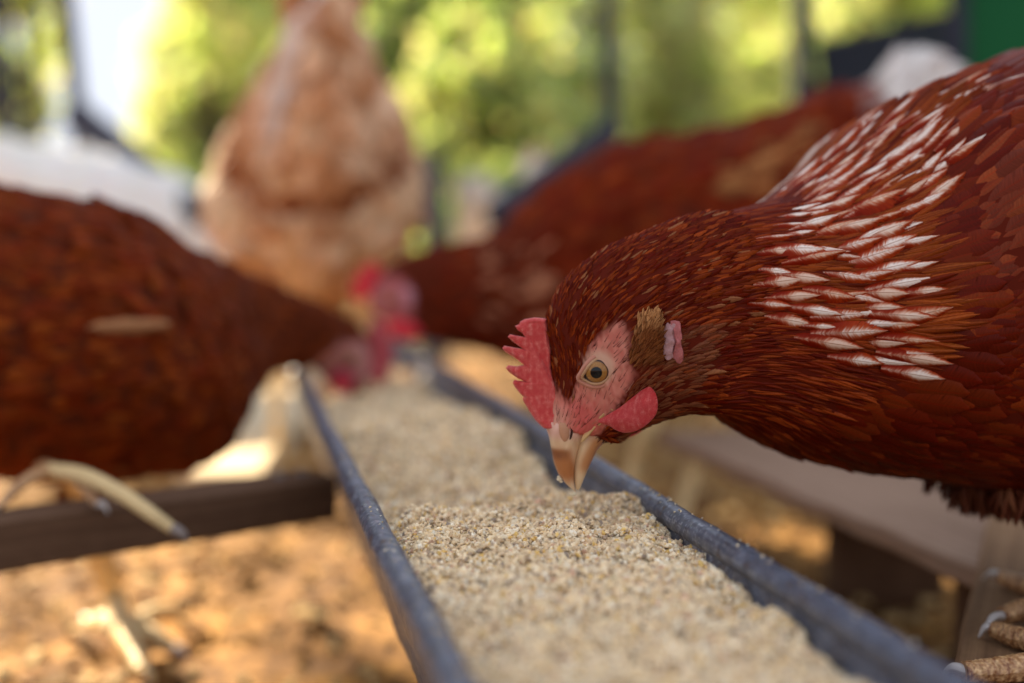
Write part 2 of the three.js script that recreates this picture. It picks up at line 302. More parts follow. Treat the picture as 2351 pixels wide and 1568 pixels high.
// ---------------------------------------------------------------- ground
const DT = Math.atan(653 / 3265), TD = V(-Math.sin(DT), 0, -Math.cos(DT)), TL = V(Math.cos(DT), 0, -Math.sin(DT));   // along and across the trough
{
  const earth = dataTex(512, 512, (u, v) => {
    const a = tile3(u, v, 6, 1), b = tile3(u, v, 22, 4), c = tile3(u, v, 70, 8); const t = clamp(0.5 + 0.35 * a + 0.4 * b + 0.4 * c);
    return mixc([0.30, 0.19, 0.09], [0.70, 0.52, 0.27], t);
  }, true);
  const pos = [], uv = [], col = [], idx = [], xs = [], zs = [];
  for (let i = -60; i <= 60; i++) xs.push(Math.sign(i) * (Math.abs(i) * 0.02 + Math.pow(Math.max(0, Math.abs(i) - 36) / 24, 3) * 150));
  for (let j = 0; j <= 150; j++) zs.push(0.6 - (j * 0.022) - Math.pow(Math.max(0, j - 90) / 60, 3) * 200);
  zs.unshift(30, 4); 
  for (const z of zs) for (const x of xs) {
    const near = Math.hypot(x, z) < 6 ? 1 : 0;
    const y = near * (0.006 * n3(x * 9, 0, z * 9) + 0.004 * n3(x * 31, 3, z * 31)) - 0.004;
    pos.push(x, y, z); uv.push(x / 0.5, z / 0.5);
    const g = sstep(2.7, 3.6, -z + 0.5 * n3(x * 1.3, 8, z * 1.3));
    col.push(...mixc([1, 1, 1], [0.30, 0.52, 0.16], g));
  }
  const n = xs.length; for (let j = 0; j < zs.length - 1; j++) for (let i = 0; i < n - 1; i++) { const a = j * n + i; idx.push(a, a + 1, a + n, a + 1, a + n + 1, a + n); }
  const g = new THREE.BufferGeometry(); g.setAttribute('position', new THREE.Float32BufferAttribute(pos, 3)); g.setAttribute('uv', new THREE.Float32BufferAttribute(uv, 2)); g.setAttribute('color', new THREE.Float32BufferAttribute(col, 3)); g.setIndex(idx); g.computeVertexNormals();
  const m = part('ground', g, std({ map: earth, vertexColors: true, roughness: 0.95 }), null, { kind: 'structure', label: 'brown earth strewn with wood chips, green lawn farther off' }); scene.add(m);
  // chips and bedding lying on the earth
  const r = rngOf(5), list = [], chip = new THREE.BoxGeometry(1, 1, 1, 2, 1, 1); { const p = chip.attributes.position; for (let i = 0; i < p.count; i++) p.setXYZ(i, p.getX(i), p.getY(i) + (Math.abs(p.getX(i)) < 0.1 ? 0.5 : 0), p.getZ(i) * (0.8 + 0.4 * Math.abs(p.getX(i)))); chip.computeVertexNormals(); }
  for (let i = 0; i < 9000; i++) {
    const z = -0.35 - 2.2 * Math.pow(r(), 1.4), x = -1.1 + 2.2 * r(), s = 0.4 + 1.2 * r() * r();
    const q = new THREE.Quaternion().setFromEuler(new THREE.Euler((r() - 0.5) * 0.9, r() * 6.3, (r() - 0.5) * 0.9));
    list.push([new THREE.Matrix4().compose(V(x, 0.003 + 0.006 * r(), z), q, V(0.014 * s, 0.002 + 0.002 * r(), 0.006 * s)), mixc([0.17, 0.085, 0.03], [0.75, 0.53, 0.24], Math.pow(r(), 1.3))]);
  }
  const chips = instanced('wood_chips', chip, std({ roughness: 0.9 }), list); chips.userData.label = 'loose wood chips and bedding scattered over the earth'; scene.add(chips);
}

// ---------------------------------------------------------------- feed trough
const trough = { l0: 0.042, l1: 0.151, y: 0.150, z0: 0.12, z1: 1.32, bot: 0.082 };
const tp = (l, y, s) => V(0, 0, 0).addScaledVector(TL, l).addScaledVector(TD, s).setY(y);
{
  const t = thing('feed_trough', 'long dark metal feed trough with rolled rims running away to the left', 'feed trough', tp(0.1, trough.bot, 0.6));
  const scuff = dataTex(1024, 256, (u, v) => {
    const a = n3(u * 30, v * 6, 2) * 0.5 + n3(u * 90, v * 22, 5) * 0.4, b = n3(u * 240, v * 50, 9), s = n3(u * 14, v * 90, 30);
    let c = mixc([0.32, 0.335, 0.39], [0.49, 0.505, 0.56], clamp(0.4 + 0.5 * a + 0.2 * b));
    if (b > 0.62 || (s > 0.7 && a > 0.1)) c = mixc(c, [0.72, 0.72, 0.74], 0.55);
    if (a + 0.4 * b < -0.62) c = mixc(c, [0.42, 0.33, 0.27], 0.8);
    return c;
  }, true);
  const rough = dataTex(512, 128, (u, v) => { const x = clamp(0.46 + 0.16 * n3(u * 60, v * 12, 12) + 0.1 * n3(u * 160, v * 40, 3)); return [x, x, x]; });
  const metal = std({ map: scuff, roughnessMap: rough, roughness: 0.95, metalness: 0.55, bumpMap: noiseBump, bumpScale: 0.00012, side: THREE.DoubleSide });
  const R = 0.0042, L = trough.z1 - trough.z0;
  const sweep = (prof, n = 160, wob = 0.0003) => {
    const pos = [], uv = [], idx = []; let len = [0]; for (let i = 1; i < prof.length; i++) len.push(len[i - 1] + Math.hypot(prof[i][0] - prof[i - 1][0], prof[i][1] - prof[i - 1][1]));
    for (let j = 0; j <= n; j++) { const s = trough.z0 + L * j / n, wl = wob * n2(s * 9, 3) * 1.6, wy = wob * n2(s * 12, 8); prof.forEach(([l, y], i) => { const p = tp(l + wl + 0.0002 * n3(s * 90, l * 300, y * 300), y + wy + 0.0002 * n3(s * 80, l * 300, y * 300 + 4), s); pos.push(p.x, p.y, p.z); uv.push(s / 0.4, len[i] / 0.1 + prof[0][0] * 9); }); }
    const m = prof.length; for (let j = 0; j < n; j++) for (let i = 0; i < m - 1; i++) { const a = j * m + i; idx.push(a, a + 1, a + m, a + 1, a + m + 1, a + m); }
    const g = new THREE.BufferGeometry(); g.setAttribute('position', new THREE.Float32BufferAttribute(pos, 3)); g.setAttribute('uv', new THREE.Float32BufferAttribute(uv, 2)); g.setIndex(idx); g.computeVertexNormals(); return g;
  };
  const circ = (l, y, r) => Array.from({ length: 17 }, (_, i) => [l + r * Math.cos(i / 16 * 2 * Math.PI), y + r * Math.sin(i / 16 * 2 * Math.PI)]);
  part('rim', sweep(circ(trough.l0 + R, trough.y - R, R), 240), metal, t);
  part('rim', sweep(circ(trough.l1 - R, trough.y - R, R), 240), metal, t);
  const th = 0.0012, a = trough.l0 + R, b = trough.l1 - R, y1 = trough.y - R * 1.5, bl = 0.0635, br = 0.1295, by = trough.bot;
  const curve = []; for (const [l, y] of [[a, y1], [lerp(a, bl, 0.5), lerp(y1, by, 0.5)], [lerp(a, bl, 0.9), lerp(y1, by, 0.9)], [bl + 0.005, by], [br - 0.005, by], [lerp(b, br, 0.9), lerp(y1, by, 0.9)], [lerp(b, br, 0.5), lerp(y1, by, 0.5)], [b, y1]]) curve.push([l, y]);
  const inner = curve.map(([l, y]) => [l + (l < 0.096 ? th : -th), y + th]).reverse();
  part('channel', sweep([...curve, ...inner, curve[0]], 160), metal, t);
  for (const s of [trough.z0, trough.z1]) {
    const sh = new THREE.Shape(); curve.forEach(([l, y], i) => i ? sh.lineTo(l, y) : sh.moveTo(l, y));
    const g = new THREE.ExtrudeGeometry(sh, { depth: 0.0015, bevelEnabled: false });
    g.applyMatrix4(new THREE.Matrix4().makeBasis(TL, V(0, 1, 0), TD.clone().negate()).setPosition(tp(0, 0, s)));
    part('end_plate', g, metal, t);
  }
}
// feed: heaped meal, its surface and the crumbs on it
function feedY(l, s) {
  const m = (l - 0.0965) / 0.05;
  let y = 0.1428 - 0.0035 * m * m;
  y += 0.004 * sstep(0.2, 1.0, m) * sstep(0.47, 0.42, s);
  y -= 0.0035 * sstep(0.44, 0.3, s);
  y += 0.0045 * Math.exp(-(((s - 0.462 - 0.02 * m) / 0.035) ** 2)) * (0.6 + 0.5 * m);
  y -= 0.014 * Math.exp(-(((s - 0.60 + 0.012 * m) / 0.085) ** 2)) * (0.9 - 0.35 * m);
  y += 0.002 * Math.exp(-(((s - 0.70) / 0.05) ** 2)) * (0.5 + m);
  y -= 0.012 * sstep(0.72, 0.9, s) * (1 - 0.2 * m);
  y += 0.0028 * n2(l * 38, s * 32) + 0.0016 * n2(l * 110, s * 110 + 7) + 0.0006 * n2(l * 300, s * 300);
  y -= 0.008 * sstep(0.8, 1.05, Math.abs(m)) * (0.6 + 0.5 * n2(s * 60, m > 0 ? 3 : 7));
  y += (0.0035 * n2(l * 22 + 5, s * 17) + 0.003 * n2(l * 50, s * 45 + 9)) * sstep(0.40, 0.5, s);
  y -= 0.0045 * sstep(0.45, 1.0, m) * (0.7 + 0.5 * n2(s * 25, 4)) * sstep(0.5, 0.38, s);
  return Math.min(y, 0.1475);
}
const feedHalf = (y) => { const k = clamp((0.1437 - y) / 0.0617); return [lerp(0.0462, 0.0635, k) + 0.0016, lerp(0.1468, 0.1295, k) - 0.0016]; };
{
  const t = thing('chicken_feed', 'pale crumbly meal heaped inside the long trough', 'feed', tp(0.0965, 0.12, 0.6)); t.userData.kind = 'stuff';
  const pos = [], col = [], idx = [], nl = 40, ns = 420;
  for (let j = 0; j <= ns; j++) for (let i = 0; i <= nl; i++) { const s = 0.13 + 1.18 * j / ns, k = i / nl, l0 = 0.048 + 0.097 * k, [a, b] = feedHalf(feedY(l0, s)), l = lerp(a, b, k), p = tp(l, feedY(l, s) - 0.0006, s); pos.push(p.x, p.y, p.z); col.push(...mixc([0.46, 0.36, 0.23], [0.64, 0.53, 0.35], 0.5 + 0.5 * n3(p.x * 500, p.y * 500, p.z * 500))); }
  for (let j = 0; j < ns; j++) for (let i = 0; i < nl; i++) { const a = j * (nl + 1) + i; idx.push(a, a + 1, a + nl + 1, a + 1, a + nl + 2, a + nl + 1); }
  const g = new THREE.BufferGeometry(); g.setAttribute('position', new THREE.Float32BufferAttribute(pos, 3)); g.setAttribute('color', new THREE.Float32BufferAttribute(col, 3)); g.setIndex(idx); g.computeVertexNormals();
  part('meal', g, std({ vertexColors: true, roughness: 0.95, side: THREE.DoubleSide }), t, { kind: 'stuff' });
  const r = rngOf(21), variants = [0, 1, 2, 3, 4].map((k) => {
    const q = new THREE.IcosahedronGeometry(1, k < 2 ? 1 : 0), p = q.attributes.position, sc = [[1, 0.8, 0.9], [1.2, 0.6, 0.8], [1, 0.5, 1.1], [1.3, 0.8, 0.6], [1, 1, 1]][k];
    for (let i = 0; i < p.count; i++) { const x = p.getX(i), y = p.getY(i), z = p.getZ(i), d = 1 + 0.42 * n3(x * 1.3 + k * 9, y * 1.3, z * 1.3) + 0.2 * n3(x * 3 + k, y * 3, z * 3); p.setXYZ(i, x * d * sc[0], y * d * sc[1], z * d * sc[2]); }
    q.computeVertexNormals(); return q;
  });
  const lists = variants.map(() => []), pal = [[0.76, 0.61, 0.39], [0.68, 0.53, 0.34], [0.82, 0.70, 0.50], [0.60, 0.45, 0.29], [0.70, 0.48, 0.17], [0.44, 0.34, 0.25], [0.80, 0.73, 0.58], [0.30, 0.24, 0.19], [0.60, 0.38, 0.26]], wt = [0.24, 0.44, 0.62, 0.73, 0.79, 0.85, 0.95, 0.975, 1];
  const put = (s, size) => {
    const k = r(), [a, b] = feedHalf(feedY(0.048 + 0.097 * k, s)), l = lerp(a, b, k), y = feedY(l, s);
    const w = r(), c = pal[wt.findIndex((x) => w <= x)], j = 0.8 + 0.35 * r(), big = r() < 0.06 ? 1.6 : 1;
    const q = new THREE.Quaternion().setFromEuler(new THREE.Euler(r() * 6.3, r() * 6.3, r() * 6.3)), z = size * big * (0.55 + 0.75 * r());
    lists[Math.floor(r() * 5)].push([new THREE.Matrix4().compose(tp(l, y + (r() - 0.35) * size * 1.0, s), q, V(z, z, z)), [c[0] * j * 1.18, c[1] * j * 1.14, c[2] * j * 1.08]]);
  };
  for (let i = 0; i < 62000; i++) put(0.24 + 0.33 * r(), 0.00072);
  for (let i = 0; i < 24000; i++) put(0.55 + 0.3 * r(), 0.00095);
  for (let i = 0; i < 7000; i++) put(0.83 + 0.45 * r(), 0.0013);
  // spilt crumbs on the two rims
  for (let i = 0; i < 130; i++) { const right = r() < 0.6, a = (r() + r() - 1) * 0.0030, s = 0.28 + 0.5 * r() * (0.4 + 0.6 * r()), l = (right ? trough.l1 - 0.0042 : trough.l0 + 0.0042) + a, y = trough.y - 0.0042 + Math.sqrt(0.0042 ** 2 - a * a), z = 0.0003 + 0.0004 * r() * r(), q = new THREE.Quaternion().setFromEuler(new THREE.Euler(r() * 6.3, r() * 6.3, r() * 6.3)); lists[Math.floor(r() * 5)].push([new THREE.Matrix4().compose(tp(l, y + z * 0.3, s), q, V(z, z, z)), pal[Math.floor(r() * 7)]]); }
  lists.forEach((l, k) => instanced('crumbs', variants[k], std({ roughness: 0.95 }), l, t));
  // a few chaff flakes and fibres on the ridge
  const fl = []; for (let i = 0; i < 260; i++) { const l = 0.06 + 0.08 * r(), s = 0.36 + 0.2 * r(); const q = new THREE.Quaternion().setFromEuler(new THREE.Euler((r() - 0.5) * 1.4, r() * 6.3, (r() - 0.5) * 1.4)); fl.push([new THREE.Matrix4().compose(tp(l, feedY(l, s) + 0.0008, s), q, V(0.0012 + 0.0012 * r(), 0.00012, 0.0009)), mixc([0.5, 0.36, 0.2], [0.78, 0.66, 0.4], r())]); }
  instanced('chaff', new THREE.BoxGeometry(1, 1, 1), std({ roughness: 0.9 }), fl, t);
}
const woodDark = std({ map: woodTex([0.33, 0.22, 0.14], [0.17, 0.10, 0.06], 70), roughness: 0.9 });
// ---------------------------------------------------------------- planks of the trough's stand
{
  const a = onPlane(772, 1095, 0.116), b = onPlane(-330, 1245, 0.116), d = b.clone().sub(a).normalize();
  const c = V(-d.z, 0, d.x).multiplyScalar(0.017); if (c.z > 0) c.negate();
  const t = thing('cross_plank', 'weathered brown cross plank left of the trough under the left hen', 'plank', a.clone());
  part('board', boxBetween(a.clone().add(c), b.clone().add(c), 0.034, 0.0225), woodBrown, t);
  for (const k of [0.04, 0.10]) { const p = a.clone().lerp(b, k).add(c); const g = new THREE.CylinderGeometry(0.0028, 0.0028, 0.0018, 14); g.translate(p.x, p.y + 0.0009, p.z); part('nail_head', g, std({ color: rgb(0.2, 0.2, 0.22), metalness: 0.8, roughness: 0.5 }), t); }
  const leg = a.clone().lerp(b, 0.93).add(c);
  const g2 = new THREE.BoxGeometry(0.03, 0.0925, 0.026); g2.translate(leg.x, 0.0462, leg.z); part('leg', g2, woodBrown, t);
}
{
  const p = onPlane(1740, 1090, 0.095), q = onPlane(2260, 1312, 0.095), d = q.clone().sub(p).normalize(), c = V(-d.z, 0, d.x).multiplyScalar(0.075); if (c.x < 0) c.negate();
  const a = p.clone().addScaledVector(d, -0.20), t = thing('perch_plank', 'grey flat plank beside the trough beneath the foreground hen', 'plank', a);
  part('board', boxBetween(a.clone().add(c), q.clone().addScaledVector(d, -0.004).add(c), 0.15, 0.010), woodGrey, t);
    for (const k of [0.34, 0.7]) { const m = a.clone().lerp(q, k).add(c).add(V(0.03, 0, 0)); const g = new THREE.BoxGeometry(0.07, 0.0848, 0.03); g.translate(m.x, 0.0424, m.z); part('support_block', g, woodBrown, t); }
}
{
  const p = onPlane(2272, 1178, 0.0975), q = onPlane(2186, 1545, 0.0975), d = q.clone().sub(p).normalize(), c = V(-d.z, 0, d.x).multiplyScalar(0.07); if (c.x < 0) c.negate();
  const t = thing('standing_board', 'brown board that the foreground hen stands on at lower right', 'board', p);
  const a = p.clone().addScaledVector(d, -0.05), b = q.clone().addScaledVector(d, 0.3);
  part('board', boxBetween(a.clone().add(c), b.clone().add(c), 0.14, 0.02), woodTan, t);
  for (const k of [0.1, 0.85]) { const m = a.clone().lerp(b, k).add(c); const g = new THREE.BoxGeometry(0.1, 0.0772, 0.03); g.translate(m.x + 0.02, 0.0386, m.z); part('support_block', g, woodBrown, t); }
}
{
  const a = V(-0.262, 0.03, -1.26), b = V(-0.315, 0.03, -2.0), t = thing('pale_plank', 'pale sunlit plank on the earth behind the left hen', 'plank', a);
  part('board', boxBetween(a, b, 0.075, 0.028), woodPale, t);
}
// ---------------------------------------------------------------- foreground hen
const c1 = (x, y) => [1119.4 + 0.3295 * x, 660.2 + 0.3295 * y];
const HZ = 0.475, toSag = ([x, y], k = 1.033) => [W0 / 2 + (x - W0 / 2) / k, H0 / 2 + (y - H0 / 2) / k];
const MAHOG = [0.16, 0.030, 0.012];
{
  const hen = thing('hen', 'large sharp red-brown hen in front pecking over the trough, white streaked neck', 'hen', at(2420, 1500, 0.50).setY(0.0975));
  const st = [
    [1258, 978, 1385, 1000, 0.475, 6.2], [1263, 930, 1412, 1010, 0.475, 8.6], [1270, 880, 1450, 992, 0.475, 11.6], [1266, 812, 1508, 966, 0.475, 14.2], [1256, 740, 1560, 950, 0.475, 16.2],
    [1292, 652, 1612, 946, 0.476, 18.8], [1372, 583, 1660, 950, 0.478, 21.5], [1460, 543, 1706, 964, 0.482, 25.5], [1560, 508, 1748, 988, 0.488, 31], [1680, 487, 1802, 1018, 0.497, 39],
    [1790, 457, 1872, 1048, 0.508, 49], [1920, 372, 1962, 1074, 0.520, 60], [2040, 266, 2060, 1088, 0.531, 71], [2180, 189, 2192, 1106, 0.540, 80], [2351, 122, 2345, 1128, 0.547, 87],
    [2600, 70, 2560, 1140, 0.553, 90], [2900, 60, 2840, 1080, 0.556, 84], [3150, 40, 3080, 900, 0.556, 66], [3330, -60, 3250, 600, 0.556, 40], [3480, -180, 3400, 330, 0.556, 20], [3600, -330, 3560, 60, 0.556, 5]];
  const body = loft(st, 420, 128); const nearF = (x, y, side, off) => { const q = body.near(...toSag(c1(x, y)), side); return q.pos.addScaledVector(V(0, 0, side), off); };
  const facePoly = [[880, 262], [935, 320], [955, 420], [945, 520], [1000, 600], [950, 700], [905, 800], [850, 960], [600, 1150], [380, 1040], [370, 930], [420, 760], [440, 640], [500, 740], [578, 815], [612, 700], [655, 560], [690, 450], [740, 350]].map(([x, y]) => toSag(c1(x, y)));
  const eyeC = toSag(c1(752, 555)), beakB = toSag(c1(620, 920));
  const skinAt = (px, py) => { const d = polyDist(px, py, facePoly); return sstep(-10, 8, d + 7 * n2(px * 0.09, py * 0.09)); };
  const bodyColor = (px, py, sn, s) => {
    const under = [0.10, 0.010, 0.003], k = skinAt(px, py);
    if (!k) return under;
    const de = Math.hypot(px - eyeC[0], py - eyeC[1]), db = Math.hypot(px - beakB[0], py - beakB[1]), nz = 0.5 + 0.5 * n2(px * 0.12, py * 0.12);
    let skin = mixc([0.46, 0.12, 0.085], [0.60, 0.23, 0.165], nz);
    skin = mixc(skin, [0.62, 0.11, 0.10], 0.75 * sstep(75, 25, db) + 0.25 * sstep(0.2, 1, n2(px * 0.05 + 4, py * 0.05)));
    skin = mixc(skin, [0.60, 0.40, 0.27], 0.7 * sstep(48, 30, de));
    const nearTop = sstep(895, 960, py) * sstep(1330, 1280, px); skin = mixc(skin, [0.70, 0.42, 0.30], nearTop * 0.6);
    return mixc(under, skin, k);
  };
  const g = body.geo(bodyColor);
  { // wrinkles of the bare face and the eye's socket
    const p = g.attributes.position, nr = g.attributes.normal;
    for (let i = 0; i <= body.nu; i++) for (let j = 0; j < body.nv; j++) { const q = body.PX[i][j], k = skinAt(q[0], q[1]), a = i * body.nv + j; if (k > 0) { const d = k * (0.0004 * n3(q[0] * 0.13, q[1] * 0.13, q[2]) + 0.00032 * n3(q[0] * 0.4, q[1] * 0.45, q[2])); p.setXYZ(a, p.getX(a) + nr.getX(a) * d, p.getY(a) + nr.getY(a) * d, p.getZ(a) + nr.getZ(a) * d); } }
    g.computeVertexNormals();
  }
  part('body', g, skinMat, hen);

  // plumage
  const r = rngOf(77), whitePoly = [[1770, 600], [1850, 470], [1905, 395], [1990, 315], [2080, 250], [2170, 215], [2330, 175], [2250, 320], [2190, 420], [2110, 500], [2130, 590], [2150, 690], [2135, 850], [2010, 835], [1880, 760], [1780, 700]];
  const sizeAt = (px) => px < 1290 ? 3.6 : px < 1450 ? lerp(3.6, 5.4, (px - 1290) / 160) : px < 1640 ? lerp(5.4, 9.5, (px - 1450) / 190) : px < 1850 ? lerp(9.5, 18, (px - 1640) / 210) : 20;
  const bodyEdge = (py) => 2070 + 60 * sstep(300, 560, py) - 240 * sstep(820, 960, py) + 150 * sstep(420, 200, py);
  const tiny = [], hack = [], round = [], far = [[], [], []], parts = [];
  const tone = (s, k = 1) => { const v = (0.72 + 0.5 * r()) * k, w = r(); const c = mixc([0.135, 0.0085, 0.0016], [0.37, 0.062, 0.009], w * w); return c.map((x) => x * v); };
  for (let i = 0; i < 80000; i++) {
    const s = body.sample(r); if (skinAt(s.px, s.py) > 0.15 + 0.55 * r() * r()) continue; const [vx, vy] = s.v;
    if (s.px < 1330 && s.py > 760 && s.px < 1262) continue;
    const L0 = sizeAt(s.px), isBody = vx > bodyEdge(vy);
    // keep the density even for the feather's size
    if (isBody) {
      if (r() > 0.2) continue;
      const L = (vy > 960 ? 15 : 19) * (0.8 + 0.4 * r());
      const wing = vy > 390 && vy < 640 && vx > 2225 ? 0.8 : 0;
      const c = tone(s); round.push([featherMatrix(s, L / 1000, L / 1000 * 0.72, 0.07 + 0.07 * r(), (r() - 0.5) * 0.35), wing ? mixc(c, [0.23, 0.05, 0.022], 0.5) : mixc(c, [0.12, 0.009, 0.002], 0.5)]);
      continue;
    }
    const dens = Math.min(1, Math.pow(6.2 / L0, 1.2)); if (r() > dens) continue;
    const L = L0 * (0.8 + 0.45 * r());
    if (L0 < 8.5) {
      const face = s.px < 1560 && s.py > 770;             // short brown feathers about the cheek and ear
      const cheek = face && s.px > 1400 ? 1 : 0;
      tiny.push([featherMatrix(s, L / 1000 * (cheek ? 0.8 : 1), L / 1000 * 0.30, 0.12 + 0.2 * r(), (r() - 0.5) * 0.35), cheek ? mixc(tone(s), [0.26, 0.10, 0.045], 0.55 * r() + 0.2) : r() < 0.06 ? mixc(tone(s), [0.42, 0.17, 0.07], 0.7) : tone(s)]);
    } else {
      
      hack.push([featherMatrix(s, L / 1000, L / 1000 * 0.22, 0.06 + 0.08 * r(), (r() - 0.5) * 0.3), mixc(tone(s, 1.05), [0.50, 0.125, 0.022], 0.55 * r() * sstep(-10, 40, polyDist(vx, vy, whitePoly)))]);
    }
  }
  instanced('plumage', tinyG, plainM, tiny, hen); instanced('plumage', hackleG, plainM, hack, hen); instanced('plumage', roundG, roundM, round, hen);
  // white hackles: the ones in view are parts, those of the far side one mass
  const cand = [];
  for (let i = 0; i < 200000 && cand.length < 230; i++) {
    const s = body.sample(r), q = s.v, d = polyDist(q[0], q[1], whitePoly); if (d < -12) continue;
    if (d < 30 && r() > clamp((d + 12) / 42)) continue; if (r() < 0.45 * sstep(520, 380, q[1])) continue;
    const L = lerp(13, 23, sstep(1740, 1980, q[0])) * (0.7 + 0.5 * r());
    if (s.sn < -0.15) { if (s.sn > -0.5) continue; far[Math.floor(r() * 3)].push([featherMatrix(s, L / 1000, L / 1000 * 0.3, 0.1 + 0.06 * r(), (r() - 0.5) * 0.2), [0.9, 0.86, 0.8]]); continue; }
    if (cand.some((c) => c.pos.distanceTo(s.pos) < 0.0058)) continue;
    cand.push({ pos: s.pos, s, L });
  }
  for (const { s, L } of cand) {
    s.pos.addScaledVector(s.nor, 0.0003); s.pos.addScaledVector(s.flow, -L / 1000 * 0.72);
    const top = sstep(430, 250, s.v[1]), v = r(), m = part('feather', hackleG, whiteM[v < 0.2 ? 0 : v < 0.38 ? 1 : v < 0.62 ? 2 : v < 0.72 ? 3 : v < 0.9 ? 4 : 5], null);
    m.applyMatrix4(featherMatrix(s, L / 1000, L / 1000 * lerp(0.40, 0.25, top) * (0.65 + 0.6 * r()), 0.08 + 0.09 * r(), (r() - 0.5) * 0.42)); m.position.sub(hen.position); hen.add(m);
  }
  far.forEach((l, k) => l.length && instanced('plumage', hackleG, whiteM[k], l, hen));

  // dark bristles over the bare face, lying towards the ear
  const hairs = [];
  for (let i = 0; i < 60000 && hairs.length < 4600; i++) {
    const s = body.sample(r); if (skinAt(s.px, s.py) < 0.3 || Math.hypot(s.px - eyeC[0], s.py - eyeC[1]) < 31) continue;
    const c = [(s.px - 1119.4) / 0.3295, (s.py - 660.2) / 0.3295]; if (c[1] > 955 || c[1] < 330 && r() < 0.5 || c[0] < 455) continue;
    const L = 0.0018 + 0.0024 * r(); hairs.push([featherMatrix(s, L, 0.0002, 0.08 + 0.16 * r(), (r() - 0.5) * 0.5), r() < 0.6 ? [0.06, 0.012, 0.008] : r() < 0.5 ? [0.20, 0.06, 0.03] : [0.42, 0.2, 0.13]]);
  }
  instanced('bristles', hairG, std({ roughness: 0.6, side: THREE.DoubleSide }), hairs, hen);

  // comb
  const wp = (x, y, d = HZ) => at(...c1(x, y), d);
  const comb = new THREE.Shape();
  const O = [[405, 222, 0], [330, 214, 0], [262, 226, 0], [232, 242, 0], [226, 262, 1], [200, 270, 0], [214, 292, 0], [246, 312, 0], [270, 350, 1], [205, 342, 0], [158, 333, 0], [150, 344, 0], [172, 366, 0], [222, 402, 0], [256, 432, 1], [180, 424, 0], [118, 412, 0], [110, 424, 0], [132, 446, 0], [204, 492, 0], [263, 544, 1], [200, 556, 0], [146, 548, 0], [135, 560, 0], [152, 582, 0], [214, 628, 0], [266, 656, 1], [222, 656, 0], [190, 650, 0], [182, 664, 0], [196, 690, 0], [232, 734, 0], [258, 757, 1], [250, 776, 0], [262, 800, 0], [292, 850, 0], [338, 918, 0], [392, 972, 0], [450, 985, 0], [520, 930, 0], [600, 880, 0], [575, 810, 0], [500, 735, 0], [458, 650, 0], [438, 560, 0], [440, 440, 0], [430, 340, 0]];
  O.forEach(([x, y], i) => { const p = wp(x, y); i ? comb.lineTo(p.x, p.y) : comb.moveTo(p.x, p.y); });
  const cg = new THREE.ExtrudeGeometry(comb, { depth: 0.0008, bevelEnabled: true, bevelThickness: 0.0014, bevelSize: 0.0012, bevelOffset: -0.0009, bevelSegments: 5, steps: 1 });
  { const p = cg.attributes.position, uv = cg.attributes.uv; for (let i = 0; i < p.count; i++) { const x = p.getX(i), y = p.getY(i), z = p.getZ(i); p.setZ(i, -HZ - 0.0007 + z + 0.0006 * n3(x * 160, y * 160, 3) + (z - 0.0007) * sstep(-0.0, 0.014, x - wp(230, 0).x) * 1.5); uv.setXY(i, x * 55 + z * 20, y * 55); } }
  cg.computeVertexNormals();
  part('comb', cg, combMat, hen);

  // wattles, near and far
  const wOut = [[770, 935], [850, 880], [900, 850], [1000, 775], [1080, 712], [1130, 692], [1170, 735], [1186, 810], [1175, 880], [1120, 945], [1035, 998], [955, 1012], [890, 992], [850, 965]];
  for (const [d, dz, dx] of [[0.4575, 0.0026, 0], [0.4905, 0.0026, -25]]) {
    const n = V(0.1, -0.25, d < 0.47 ? 1 : -1).normalize();
    const o = wOut.map(([x, y]) => at(...c1(x + dx, y + (dx ? 40 : 0)), d));
    const wg = pillow(o, n, dz, 12, 0.6, 96); { const p = wg.attributes.position; for (let i = 0; i < p.count; i++) p.setZ(i, p.getZ(i) + 0.0005 * n3(p.getX(i) * 180, p.getY(i) * 180, 1)); wg.computeVertexNormals(); }
    part('wattle', wg, wattleMat, hen);
  }
  // eye: ball with iris and pupil, ring of lids
  for (const side of [1, -1]) {
    const s = body.near(...eyeC, side), ax = V(-0.12, -0.10, side).normalize();
    const rad = 0.0047, c = s.pos.clone().addScaledVector(ax, -0.0022);
    const ball = new THREE.SphereGeometry(rad, 64, 64); ball.rotateX(Math.PI / 2); // pole to +z
    setColors(ball, (v) => { const th = Math.acos(clamp(v.z / rad, -1, 1)), a = Math.atan2(v.y, v.x), f = 0.5 + 0.5 * n2(a * 9, th * 5); if (th < 0.40) return [0.004, 0.004, 0.005]; if (th < 0.86) return mixc(mixc([0.27, 0.105, 0.022], [0.38, 0.19, 0.05], f), [0.20, 0.09, 0.025], sstep(0.74, 0.86, th) + 0.5 * sstep(0.50, 0.40, th)); return [0.05, 0.03, 0.025]; });
    ball.applyQuaternion(new THREE.Quaternion().setFromUnitVectors(V(0, 0, 1), ax)); ball.translate(c.x, c.y, c.z);
    part('eye', ball, phys({ vertexColors: true, roughness: 0.3, specularIntensity: 0.2, clearcoat: 0.45, clearcoatRoughness: 0.03 }), hen);
    const lid = [[650, 604], [668, 560], [698, 512], [742, 474], [790, 470], [824, 500], [840, 550], [826, 598], [786, 632], [732, 640], [686, 628]];
    const pts = lid.map(([x, y]) => { const p = at(...toSag(c1(x, y)), HZ).sub(at(...eyeC, HZ)), rr = p.length(), q = c.clone(); q.x += p.x; q.y += p.y; q.addScaledVector(ax, Math.sqrt(Math.max(0.0000012, rad * rad - rr * rr)) + 0.0001); return q; });
    const cv = new THREE.CatmullRomCurve3(pts, true), lg = new THREE.TubeGeometry(cv, 90, 0.0005, 10, true);
    part('eyelid', lg, std({ color: rgb(0.46, 0.26, 0.14), roughness: 0.55 }), hen);
